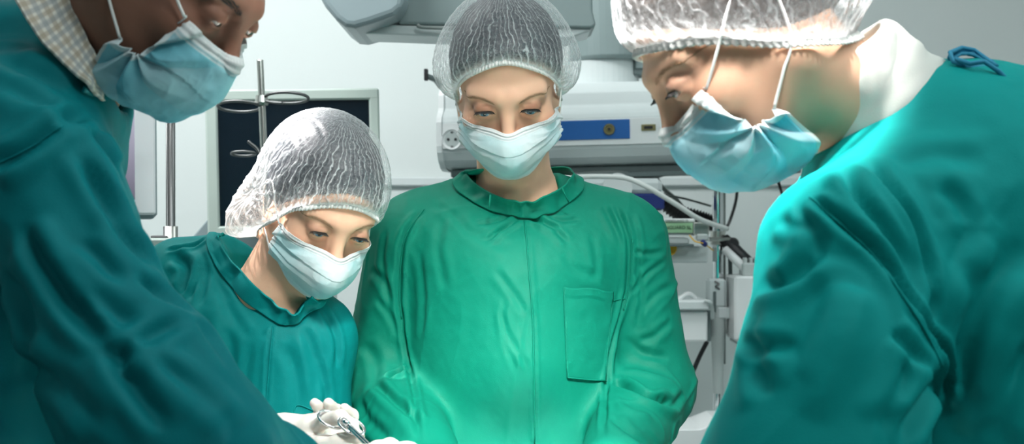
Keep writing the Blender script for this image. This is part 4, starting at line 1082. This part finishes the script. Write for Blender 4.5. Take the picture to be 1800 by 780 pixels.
    surgical_cap(h, root, bv, M['cap_cloudy'], rim=(.052, .006, -.046, -.066), ctr=(0,.030,.040), rad=(.098,.120,.105), apex=(0,.05,.15), pleat=46, seed=21, amp=.9,
                 bumps=[((0,1,-.15), .030, .6), ((.5,1,-.4), .012, .5)], gather=((.8,1,-.35), .40, 13))
    hair_cap(h, root, M['hair_brown'], .008, .074, -.06, extra=[((0,.105,.02), (.055,.045,.045))])
    mb = MB(); rnd = random.Random(2)
    for k in range(16):
        y = .095+.004*rnd.random(); x = .05*rnd.random()-.01
        mb.tube([h.w((x,y,-.045)), h.w((x,y+.025,-.030+.010*rnd.random())), h.w((x,y+.050,-.020+.03*rnd.random())), h.w((x,y+.07+.03*rnd.random(),-.035+.03*rnd.random()))], .00022, 4)
    mb.build('loose_hair', M['eye_brow'], root)
    face_mask(h, root, bv, MASK_SIDE, (.12,.60,.76), (.46,.83,.92), 'tie', seed=11, wr=1.6)
    wf = at(1240,900,1.28); w = at(1190,890,1.34); kn, fg, th = generic_hand(w, (-.93,.25,.05), (0,0,1), 1); glove(root, wf, w, kn, fg, th, h=.004)
    wf = at(1300,840,1.45); w = at(1230,850,1.47); kn, fg, th = generic_hand(w, (-.95,-.1,-.1), (0,0,1), 1); glove(root, wf, w, kn, fg, th, h=.004)
    shoes(root, [(.80,1.22,0), (.80,1.46,0)], -PI/2)
    return root, h

centre_woman()
left_woman()
man()
right_woman()

# ------------------------------------------------------------ equipment behind the group
def pbox(mb, x0, y0, x1, y1, Y, dep, b=.004):
    a = at(x0, y1, Y); c = at(x1, y0, Y); return mb.box((a[0], Y, a[2]), (c[0], Y+dep, c[2]), b)
def pboxo(name, m, parent, x0, y0, x1, y1, Y, dep, b=.004): return pbox(MB(), x0, y0, x1, y1, Y, dep, b).build(name, m, parent)
def text(name, s, loc, size, m, parent, rot=(PI/2,0,0), squash=1):
    cu = bpy.data.curves.new(name, 'FONT'); cu.body = s; cu.size = size; cu.extrude = .0002; cu.align_x = 'CENTER'; cu.align_y = 'CENTER'; cu.space_character = 1.0
    t = bpy.data.objects.new(name, cu); COL.objects.link(t); t.location = loc; t.rotation_euler = rot; t.scale = (squash, 1, 1)
    bpy.context.view_layer.update(); dg = bpy.context.evaluated_depsgraph_get(); me = bpy.data.meshes.new_from_object(t.evaluated_get(dg)); mw = t.matrix_world.copy()
    bpy.data.objects.remove(t); me.transform(mw); return link(name, me, m, parent)
RX = Matrix.Rotation(PI/2, 3, 'X')       # lathe axis to -y

# ---- ceiling supply unit: long rail with sockets
YR = 3.40
def rail():
    root = empty('supply_unit', tuple(at(1010, 250, YR)), 'long grey wall-like medical supply rail with sockets and blue strip behind the group', 'medical supply unit')
    x0 = at(771,0,YR)[0]; x1 = at(1400,0,YR)[0]
    z = lambda y: float(at(0, y, YR)[2])
    def arc(y0, y1, dy, n=8, up=False):
        out = []
        for i in range(n+1):
            a = i/n*PI/2; out.append((YR+dy*(1-math.cos(a) if not up else 1-math.cos(PI/2-a)), 0))
        return out
    # profile (y depth, z): upper cove, straight strip, rounded belly, flat underside
    prof = [(YR+.30, z(138)), (YR+.06, z(142)), (YR+.035, z(160)), (YR+.03, z(184)), (YR+.025, z(188)), (YR+.006, z(198)), (YR, z(208)), (YR, z(250)),
            (YR+.004, z(262)), (YR+.018, z(276)), (YR+.045, z(287)), (YR+.075, z(291)), (YR+.30, z(291))]
    MB().prism(prof, x0, x1).build('rail_body', M['equip'], root, .004)
    pr2 = [(p[0]-.004 if p[0] < YR+.2 else p[0], p[1]+(.004 if i < 4 else (-.004 if i > 9 else 0))) for i, p in enumerate(prof)]
    MB().prism(pr2, x0-.012, x0+.002).build('end_cap', M['white_plastic'], root, .003)
    MB().box((x0+.01, YR+.06, z(306)), (x1, YR+.28, z(291)), .004).build('cable_tray', M['equip_dark'], root)
    MB().box((x0+.05, YR+.03, z(312)), (x1, YR+.05, z(304)), .002).build('underside_rail', M['equip_dark'], root)
    MB().box((x0+.004, YR-.003, z(256)), (x1-.01, YR+.002, z(210)), .001).build('socket_strip', M['white_plastic'], root)
    pboxo('blue_strip', M['blue_panel'], root, 975, 212, 1108, 246, YR-.0055, .003, .001)
    def socket(px, py):
        c = at(px, py, YR-.004)
        o = MB().lathe([(0,.0005),(.0195,.0005),(.0205,.001),(.0255,.004),(.0262,.0035),(.0262,0),(0,0)][::-1], c, 36, RX).build('socket', M['white_plastic'], root)
        r = MB().lathe([(.0195,-.0003),(.0195,.0012),(0,.0012),(0,-.0003)], c, 28, RX).build('socket_well', M['bezel_light'], o)
        for dx in (-.0095, .0095): MB().lathe([(0,0),(.0034,0),(.0034,.002),(0,.002)], c+np.array([dx,-.0012,0]), 12, RX).build('contact_hole', M['black_plastic'], r)
        for dz in (-.018, .018): MB().box(c+np.array([-.003,-.003,dz-.002]), c+np.array([.003,-.0012,dz+.002]), .0004).build('earth_clip', M['darksteel'], r)
    for p in ((791,239),(824,238),(1178,224),(1213,223)): socket(*p)
    c = at(1072, 229, YR-.006)
    k = MB().lathe([(0,.004),(.006,.004),(.0065,.001),(.009,.001),(.0095,.004),(.0135,.004),(.0145,0),(0,0)][::-1], c, 28, RX).build('gas_outlet', M['brass'], root)
    MB().lathe([(0,.0055),(.004,.0055),(.004,.002),(0,.002)][::-1], c, 12, RX).build('outlet_pin', M['black_plastic'], k)
    d = pboxo('data_port', M['brass'], root, 1128, 222, 1153, 233, YR-.006, .004, .001); pboxo('port_slot', M['black_plastic'], d, 1133, 225, 1148, 230, YR-.0075, .002, .0005)
    # upper duct on the right carrying the rail, and the column to the ceiling
    c = at(1048, 120, YR+.16); MB().lathe([(0,0),(.088,0),(.088,.17),(0,.17)], (c[0], YR+.17, z(138)-.01), 40).build('swivel_sleeve', M['equip'], root)
    c = at(1063, 0, YR+.17); r_ = .072
    MB().lathe([(0,z(98)),(.098,z(98)),(.104,z(92)),(.104,2.9),(0,2.9)], (c[0]-.01, YR+.17, 0), 40).build('ceiling_column', M['equip_gray'], root, .002)
    root.rotation_euler = (0, math.radians(-1.0), math.radians(-9))
    return root
M['bezel_light'] = mat('pale_grey_plastic', (.52, .57, .56), .5)
rail()
# ---- the ceiling arm above the centre woman's head
def arm():
    Y = 3.0; root = empty('ceiling_arm', tuple(at(840, 20, Y)), 'big grey ceiling arm housing crossing the top behind the centre cap', 'ceiling arm')
    z = lambda y: float(at(0, y, Y)[2]); x = lambda p: float(at(p, 0, Y)[0])
    poly = [(x(700), z(42)), (x(1040), z(50)), (x(1048), z(44)), (x(1042), z(20)), (x(1040), z(-90)), (x(700), z(-90))]
    MB().prismy(poly, Y, Y+.16).build('arm_housing', M['equip_gray'], root, .006)
    poly = [(x(630), z(40)), (x(640), z(58)), (x(800), z(64)), (x(1000), z(66)), (x(1040), z(52)), (x(1030), z(42)), (x(700), z(42))]
    MB().prismy(poly, Y+.01, Y+.15).build('under_cover', M['equip'], root, .004)
    # rounded end cover
    pts = [(545,-90),(556,-30),(566,-4),(582,24),(600,46),(616,58),(632,60),(660,52),(700,38),(714,26),(718,8),(718,-90)]
    poly = [(x(a), z(b)) for a, b in pts]
    MB().prismy(poly, Y-.10, Y+.20).build('end_cover', M['equip_mid'], root, .014)
    h = MB().tube(smooth_path([at(735,44,Y-.005), at(742,48,Y-.012), at(800,50,Y-.012)], 5), .004, 8).build('cable_clip', M['cable_gray'], root)
    return root
M['equip_mid'] = mat('blue_grey_enamel', (.30, .37, .39), .35)
arm()
# wall bracket and dark box
br = empty('wall_bracket', tuple(at(757,135,3.6)), 'small black bracket sticking out left of the centre cap', 'bracket')
MB().box(at(745,141,3.55)-np.array([0,0,0]), at(753,122,3.57)+np.array([0,0,0]), .002).build('bracket_plate', M['black_plastic'], br)
MB().tube([at(751,134,3.56), at(766,140,3.62), at(775,152,3.66)], .008, 8).build('bracket_arm', M['equip_dark'], br)
bx = empty('junction_box', tuple(at(1124,110,3.5)), 'small dark box on the rail beside the right-hand cap with a black cable', 'box')
pboxo('housing', M['equip_dark'], bx, 1113, 82, 1142, 132, 3.50, .08, .004)
pboxo('lid', M['equip_gray'], bx, 1117, 90, 1140, 120, 3.493, .006, .002)
MB().tube(smooth_path([at(1114,110,3.54), at(1103,117,3.55), at(1093,127,3.56), at(1084,131,3.57)], 5), .005, 8).build('cable', M['black_plastic'], bx)

# ---- dark monitor on the left
def monitor():
    Y = 3.05; root = empty('monitor', tuple(at(515, 420, Y)), 'large switched-off monitor with dark screen and grey-green frame behind the bright cap', 'monitor')
    R = Matrix.Rotation(math.radians(-1.2), 3, 'Y')@Matrix.Rotation(math.radians(6), 3, 'Z'); c = at(517, 285, Y)
    def q(x0, y0, x1, y1, ya, yb, b): return MB().box(at(x0,y1,Y)+[0,ya,0], at(x1,y0,Y)+[0,yb,0], b, R, c)
    w = 1
    fr = MB()
    for r in ((366,157,668,177),(366,395,668,416),(366,170,387,402),(650,170,668,402)): fr.box(at(r[0],r[3],Y)+[0,-.012,0], at(r[2],r[1],Y)+[0,.02,0], .004, R, c)
    fr.build('bezel', M['bezel'], root)
    q(384,174,653,398,-.004,.006,.001).build('screen', M['screen_dark'], root)
    q(372,163,662,410,.018,.065,.012).build('back_shell', M['equip_gray'], root)
    MB().tube([c+[0,.06,0], c+[0,.105,-.06], c+[0,.11,-.125]], .02, 14).build('mount', M['equip_gray'], root)
    return root
monitor()
# ---- white monitor with the lavender screen
def white_monitor():
    Y = 2.55; root = empty('monitor', tuple(at(215, 420, Y)), 'white-framed monitor with lit lavender screen, half hidden by the man on the left', 'monitor')
    R = Matrix.Rotation(math.radians(24), 3, 'Z')@Matrix.Rotation(math.radians(-2.5), 3, 'X'); c = at(278, 290, Y)
    def q(x0, y0, x1, y1, ya, yb, b): return MB().box(at(x0,y1,Y)+[0,ya,0], at(x1,y0,Y)+[0,yb,0], b, R, c)
    q(60,170,272,378,-.012,.0,.004).build('bezel', M['white_glow'], root)
    q(80,184,236,352,-.0145,-.010,.0008).build('screen', M['screen_lav'], root)
    q(57,167,277,384,0,.05,.008).build('back_shell', M['equip_mid'], root)
    b = q(90,378,150,420,.01,.04,.006); b.build('neck', M['equip_mid'], root)
    p = at(120,400,Y)
    MB().tube([p+[-.01,.07,.02], p+[-.01,.07,-1.34]], .025, 14).build('stand_post', M['steel'], root)
    MB().lathe([(0,0),(.13,0),(.13,.02),(.05,.04),(0,.04)], (p[0]-.01, p[1]+.07, 0.001), 36).build('stand_base', M['equip_gray'], root)
M['white_glow'] = mat('white_gloss_plastic', (.93, .94, .96), .35)
white_monitor()
def loop(c, ax, bz, r=.0035, a0=0, a1=2*PI, n=32, up=(0,0,0)):
    return [np.array(c)+np.array(ax)*math.cos(a)+np.array(bz)*math.sin(a) for a in np.linspace(a0, a1, n)]
# ---- drip stand near the left monitor
def drip_a():
    Y = 2.35; p = at(300, 300, Y); root = empty('drip_stand', (p[0], Y, 0), 'steel drip stand pole below the man\'s mask, between the two monitors', 'drip stand')
    zt = at(0,186,Y)[2]
    MB().tube([(p[0], Y, .10), (p[0], Y, at(0,418,Y)[2]+.02)], .0125, 16).build('outer_pole', M['steel'], root)
    MB().tube([(p[0], Y, .9), (p[0], Y, zt)], .0078, 14).build('inner_pole', M['darksteel'], root)
    MB().tube([(p[0]-.004, Y-.008, .9), (p[0]-.004, Y-.008, zt-.01)], .0022, 8).build('pole_rib', M['darksteel'], root)
    h = MB()
    for (x, y) in ((318,182),(352,170)):
        c = at(x, y, Y); h = MB().tube(smooth_path([(p[0], Y, zt), at((300+x)/2, y+2, Y-.01), c+[-.012,0,-.004], c+[-.004,0,-.012], c+[.008,0,-.010], c+[.013,0,.003], c+[.010,0,.010]], 6), .0022, 8); h.build('hook', M['darksteel'], root)
    pboxo('clamp', M['bezel'], root, 252, 418, 312, 440, Y-.03, .06, .004); pboxo('clamp_top', M['black_plastic'], root, 264, 414, 294, 419, Y-.02, .04, .002)
    for k in range(5):
        a = 2*PI*k/5; MB().tube([(p[0], Y, .11), (p[0]+.14*math.cos(a), Y+.14*math.sin(a), .06), (p[0]+.18*math.cos(a), Y+.18*math.sin(a), .012)], .012, 8).build('leg', M['steel'], root)
drip_a()
def drip_b():
    Y = 2.75; root = empty('drip_stand', (at(478,0,Y)[0], Y, 0), 'steel drip stand with looped bottle holders in front of the dark screen', 'drip stand')
    top = at(457,105,Y); lowp = at(463,240,Y); d = (lowp-top); bot = top+d*((top[2]-.06)/(top[2]-lowp[2]))
    MB().tube([bot, top+d*.02+[0,0,0], top], [.0115,.0068,.0066], 16).build('pole', M['steel'], root)
    c = top+d*.53
    MB().lathe([(0,-.010),(.012,-.010),(.014,-.004),(.012,.010),(0,.010)], c, 18).build('collar', M['steel'], root)
    for (x0, x1, y, tz, s) in ((383,458,187,.010,-1),(466,542,172,.011,1)):
        a = at(x0,y,Y); b = at(x1,y,Y); m = (a+b)/2; hx = (b[0]-a[0])/2
        P = [m+np.array([hx*math.cos(t), .028*math.sin(t), -.0085*math.sin(t)*1.0]) for t in np.linspace(0, 2*PI, 41)[:-1]]
        MB().tube(P, .0032, 8, True).build('bottle_loop', M['darksteel'], root)
    MB().tube(smooth_path([c, at(480,180,Y-.02), at(496,181,Y-.03)], 4), .003, 8).build('hook', M['darksteel'], root)
    c2 = top+d*1.28
    P = [at(428,270,Y)+np.array([.024*math.cos(t), .012*math.sin(t), -.004*math.sin(t)]) for t in np.linspace(0, 2*PI, 31)[:-1]]
    MB().tube(P, .0028, 8, True).build('bottle_loop', M['darksteel'], root)
    MB().tube(smooth_path([at(436,248,Y), at(443,254,Y), at(452,262,Y), c2+[0,0,-.01]], 4), .0034, 8).build('hook', M['darksteel'], root)
    for k in range(5):
        a = 2*PI*k/5; MB().tube([(bot[0], Y, .075), (bot[0]+.14*math.cos(a), bot[1]+.14*math.sin(a), .05), (bot[0]+.18*math.cos(a), bot[1]+.18*math.sin(a), .012)], .012, 8).build('leg', M['steel'], root)
drip_b()
# ---- grey trolley whose sloping lid shows at the left monitor's foot
def trolley():
    Y = 3.17; root = empty('equipment_trolley', (at(420,0,Y)[0], Y+.2, 0), 'grey trolley with a sloping lid edge, low behind the dark monitor', 'trolley')
    z = lambda y: float(at(0, y, Y)[2]); x = lambda p: float(at(p, 0, Y)[0])
    MB().prismy([(x(318), z(440)), (x(372), z(376)), (x(520), z(376)), (x(560), z(440)), (x(560), z(470)), (x(318), z(470))], Y, Y+.4).build('lid', M['equip_mid'], root, .004)
    MB().box((x(322), Y+.01, .12), (x(556), Y+.39, z(470)), .01).build('cabinet', M['equip'], root)
    for dx in (x(335), x(543)):
        for dy in (Y+.05, Y+.35): MB().lathe([(0,-.015),(.055,-.015),(.06,0),(.055,.015),(0,.015)], (dx, dy, .061), 20, Matrix.Rotation(PI/2, 3, 'Y')).build('caster', M['black_plastic'], root)
trolley()

# ---- pole with shelves on the right
YP = 3.45
def pole_stack():
    root = empty('equipment_pole', (at(1262,0,YP)[0], YP, 0), 'vertical steel equipment pole with clamps between the centre and right gowns', 'equipment pole')
    c = at(1262,0,YP); z = lambda y: float(at(0, y, YP)[2])
    MB().lathe([(0,.05),(.0135,.05),(.0135,z(304)),(0,z(304))], (c[0], YP, 0), 24).build('pole', M['chrome'], root)
    MB().lathe([(0,0),(.012,0),(.012,.02),(.0,.02)], (c[0], YP, .03), 16).build('foot_pin', M['steel'], root)
    MB().lathe([(0,.0),(.045,.0),(.045,.02),(.03,.05),(0,.05)], (c[0], YP, .001), 30).build('base', M['equip_gray'], root)
    MB().tube([(c[0]+.016, YP+.012, z(640)), (c[0]+.016, YP+.012, z(304))], .0055, 10).build('side_tube', M['cable_gray'], root)
    MB().lathe([(.014,0),(.019,0),(.019,.035),(.014,.035)], (c[0], YP, z(430)), 20).build('clamp_ring', M['steel'], root)
    pboxo('clamp_plate', M['steel'], root, 1247, 417, 1285, 424, YP-.03, .05, .003)
    MB().lathe([(0,0),(.014,0),(.016,.012),(.012,.024),(0,.024)], at(1287,428,YP-.01), 20, RX).build('clamp_knob', M['black_plastic'], root)
    # white slider block with a dark slot
    pboxo('slider_block', M['equip'], root, 1245, 490, 1276, 540, YP-.032, .05, .005)
    pboxo('slider_bar', M['equip'], root, 1262, 540, 1284, 560, YP-.034, .02, .003)
    k = pboxo('slider_slot', M['equip_dark'], root, 1254, 512, 1259, 548, YP-.036, .008, .001)
    MB().tube(smooth_path([at(1256,494,YP-.034), at(1264,499,YP-.036), at(1258,503,YP-.036), at(1265,508,YP-.034)], 5), .0022, 6).build('spring_clip', M['darksteel'], root)
    MB().lathe([(0,z(690)),(.012,z(690)),(.019,z(560)),(.019,z(500)),(0,z(500))], (c[0]-.002, YP-.012, 0), 20).build('cable_sleeve', M['bezel_light'], root)
    return root
pole_stack()
def shelf_top():
    Y = 3.30; root = empty('instrument_shelf', tuple(at(1190,400,Y)), 'white equipment shelf edge with pale green label behind the centre shoulder', 'shelf')
    pboxo('shelf_plate', M['white_plastic'], root, 1090, 384, 1222, 391, Y, .22, .003)
    pboxo('shelf_front', M['equip'], root, 1090, 391, 1246, 413, Y+.006, .03, .003)
    lb = pboxo('label', M['label_green'], root, 1120, 392, 1218, 409, Y-.002, .006, .0008)
    text('label_writing', 'VANGUARD 5L', at(1187,400,Y-.0035), .0115, M['ink'], lb, squash=1.0)
    text('shelf_writing', 'VANGUARD 5L', at(1190,388,Y-.003), .0085, M['ink'], root)
    pboxo('end_bracket', M['steel'], root, 1219, 390, 1247, 414, Y-.006, .06, .003)
    pboxo('drawer_edge', M['equip'], root, 1100, 418, 1212, 429, Y+.01, .18, .003)
    pboxo('lower_rail', M['equip_dark'], root, 1135, 429, 1220, 433, Y-.004, .03, .001)
    pboxo('lower_cabinet', M['equip'], root, 1060, 433, 1245, 462, Y+.06, .16, .004)
    MB().lathe([(0,0),(.017,0),(.019,.006),(.017,.014),(0,.014)], at(1176,436,Y+.05), 24, RX).build('yellow_knob', M['yellow'], root)
    MB().tube(smooth_path([at(1212,413,Y-.01), at(1222,424,Y-.02), at(1237,428,Y-.02), at(1254,440,Y+.06)], 6), .0017, 8).build('earth_wire', M['yellow'], root)
    MB().tube([at(1235,425,Y-.02), at(1240,430,Y-.01)], .0065, 10).build('wire_plug', M['navy'], root)
    MB().box(at(1225,423,Y-.012), at(1243,411,Y+.012), .003).build('wire_clamp', M['bezel_light'], root)
    return root
shelf_top()
def container():
    Y = 3.32; root = empty('suction_container', tuple(at(1110,384,Y)), 'white and navy blue container standing on the shelf behind the centre shoulder', 'container')
    pboxo('upper_shell', M['equip'], root, 1010, 313, 1165, 342, Y, .15, .012)
    MB().lathe([(0,0),(.03,0),(.036,.004),(.036,.01),(0,.01)], at(1085,330,Y), 28, RX).build('round_cover', M['white_plastic'], root)
    pboxo('blue_base', M['navy'], root, 1012, 340, 1168, 368, Y+.002, .15, .004)
    pboxo('foot_panel', M['equip'], root, 1020, 368, 1164, 384, Y+.01, .14, .003)
container()
setp(MB().tube(smooth_path([at(985,312,3.2), at(1050,310,3.2), at(1100,313,3.2), at(1140,330,3.2), at(1190,360,3.22), at(1230,385,3.25), at(1278,402,3.33)], 8), .0062, 12).build('hose', M['cable_white']), 'white hose sagging diagonally from the centre shoulder towards the pole', 'hose')
def corrugated():
    P = smooth_path([at(1160,348,3.60), at(1190,372,3.60), at(1230,384,3.60), at(1256,394,3.60)], 22); r = [.020+.0035*math.sin(i*2.1) for i in range(len(P))]
    setp(MB().tube(P, r, 16).build('breathing_tube', M['black_plastic']), 'black ribbed tube lying behind the white hose near the pole', 'tube')
corrugated()
def cab(name, pts, r, m, label): setp(MB().tube(smooth_path([at(*p) for p in pts], 8), r, 8).build(name, M[m]), label, 'cable')
cab('cable', [(1297,306,3.7),(1294,350,3.7),(1284,385,3.65),(1278,398,3.58)], .0042, 'black_plastic', 'black cable hanging from the rail just right of the pole')
cab('cable', [(1362,300,3.6),(1370,325,3.6),(1376,345,3.6)], .004, 'black_plastic', 'short black cable below the right-hand mask')
cab('cable', [(1150,306,3.7),(1165,330,3.72),(1190,352,3.72),(1205,372,3.7)], .006, 'cable_gray', 'thick grey cable looping down from the rail behind the hose')
cab('cable', [(1120,352,3.66),(1180,345,3.66),(1250,362,3.66)], .003, 'cable_gray', 'thin grey cable crossing sideways behind the hose')
cab('cable', [(1243,600,3.40),(1228,630,3.41),(1212,668,3.42),(1200,700,3.43)], .0058, 'black_plastic', 'black cable slanting down from the lower white box')
cab('cable', [(1282,550,3.5),(1289,565,3.48),(1284,580,3.5),(1268,582,3.5),(1262,590,3.5)], .004, 'black_plastic', 'small black cable loop on the right side of the pole')
for i, pts in enumerate([[(1010,312,3.50),(1060,318,3.50),(1110,314,3.50),(1150,310,3.50)], [(1000,308,3.44),(1080,303,3.44),(1135,312,3.43),(1170,305,3.44)], [(1120,300,3.53),(1140,288,3.5),(1160,300,3.52)]]):
    o = MB().tube(smooth_path([at(*p) for p in pts], 8), .006, 8).build('cable', M['cable_gray' if i < 2 else 'black_plastic'])
    setp(o, ['grey cable bunched under the supply rail, nearest the centre neck', 'grey cable bunched under the supply rail, reaching furthest right', 'short black cable arching under the supply rail'][i], 'cable')
# black arm running right from the pole, white arm beside it
arm_o = empty('hinged_arm', tuple(at(1290,450,3.4)), 'slanting black and white hinged arm right of the pole above the white box', 'arm')
MB().tube([at(1272,420,3.44), at(1322,468,3.40)], .016, 14).build('black_tube', M['black_plastic'], arm_o)
MB().tube([at(1274,438,3.42), at(1314,476,3.38)], .011, 14).build('white_tube', M['white_plastic'], arm_o)
MB().tube([at(1283,440,3.46), at(1284,488,3.46)], .0055, 10).build('drop_rod', M['equip_dark'], arm_o)
fb = MB()
pbox(fb, 1306, 462, 1336, 486, 3.36, .06, .004)
for k in range(3): pbox(fb, 1308+k*10, 453, 1314+k*10, 464, 3.37, .04, .002)
fb.build('finned_block', M['bezel_light'], arm_o)
wb = empty('equipment_box', tuple(at(1330,560,3.35)), 'tall white equipment box right of the pole, partly behind the right sleeve', 'box')
pboxo('casing', M['white_plastic'], wb, 1291, 485, 1400, 600, 3.34, .16, .006); pboxo('foot_plate', M['bezel_light'], wb, 1296, 600, 1390, 606, 3.36, .12, .003)
tb = empty('drawer_box', tuple(at(1215,600,3.3)), 'white drawer box hanging left of the pole, beside the centre sleeve', 'box')
pboxo('casing', M['white_plastic'], tb, 1140, 546, 1244, 600, 3.30, .20, .004); pboxo('top_tray', M['equip'], tb, 1136, 528, 1248, 545, 3.28, .22, .004)
pboxo('side_plate', M['equip_dark'], tb, 1244, 545, 1250, 600, 3.32, .18, .002)
MB().tube(smooth_path([at(1190,528,3.34), at(1210,516,3.35), at(1225,526,3.36)], 5), .006, 8).build('tray_handle', M['white_plastic'], tb)
MB().tube(smooth_path([at(1238,528,3.27), at(1248,532,3.27), at(1252,544,3.29), at(1252,560,3.30)], 6), .0045, 8).build('cord', M['bezel_light'], tb)
lb = empty('lower_cabinet', (at(1235,0,3.2)[0], 3.3, 0), 'white low cabinet at the bottom edge beside the pole', 'cabinet')
z = lambda y: float(at(0, y, 3.2)[2]); x = lambda p: float(at(p, 0, 3.2)[0])
MB().prismy([(x(1140), z(756)), (x(1232), z(754)), (x(1262), z(742)), (x(1300), z(742)), (x(1300), z(800)), (x(1140), z(800))], 3.2, 3.4).build('top_panel', M['white_plastic'], lb, .003)
MB().box((x(1145), 3.21, .02), (x(1295), 3.39, z(800)), .006).build('carcass', M['equip_gray'], lb)
MB().box((x(1150), 3.20, .10), (x(1290), 3.212, z(815)), .004).build('door', M['equip'], lb)
MB().tube([at(1248,765,3.19), at(1262,748,3.19)], .004, 8).build('latch', M['darksteel'], lb)
# ---- operating table under the hands (unseen; added with its white drape to bounce light)
ot = empty('operating_table', (.02, 1.25, 0), 'unseen draped operating table between the four people, added to bounce light', 'table')
MB().box((-.24,.35,.80),(.26,1.74,.86), .015).build('table_top', M['equip'], ot)
MB().box((-.09,.95,.14),(.11,1.30,.80), .02).build('column', M['equip_gray'], ot)
MB().box((-.20,.65,.0),(.22,1.60,.13), .03).build('base', M['equip_gray'], ot)
nx, ny = 60, 110; V = []; Pq = []
for j in range(ny+1):
    for i in range(nx+1):
        s = (i/nx-.5)*2; t = j/ny; xx = s*.62; yy = .28+t*1.54; fx = max(0, abs(xx)-.255); zz = .868-fx; q = (xx if fx == 0 else math.copysign(.255+.10*fx+.012*math.sin(yy*30)*min(1, fx*5), xx))
        fy = max(0, yy-1.75, .34-yy); zz2 = zz-fy; yq = min(max(yy, .34), 1.75)+(.01 if yy > 1.75 else (-.01 if yy < .34 else 0))
        V.append((q, yq, max(zz2, .3)))
for j in range(ny):
    for i in range(nx): a = j*(nx+1)+i; Pq.append((a, a+1, a+nx+2, a+nx+1))
dr = setp(link('bounce_drape', np_mesh('bounce_drape', V, Pq), M['drape']), 'unseen white drape over the operating table, added to bounce light onto faces', 'drape')  # unseen white reflector, added to throw lamp light up
so = dr.modifiers.new('thickness', 'SOLIDIFY'); so.thickness = .003; so.offset = 1
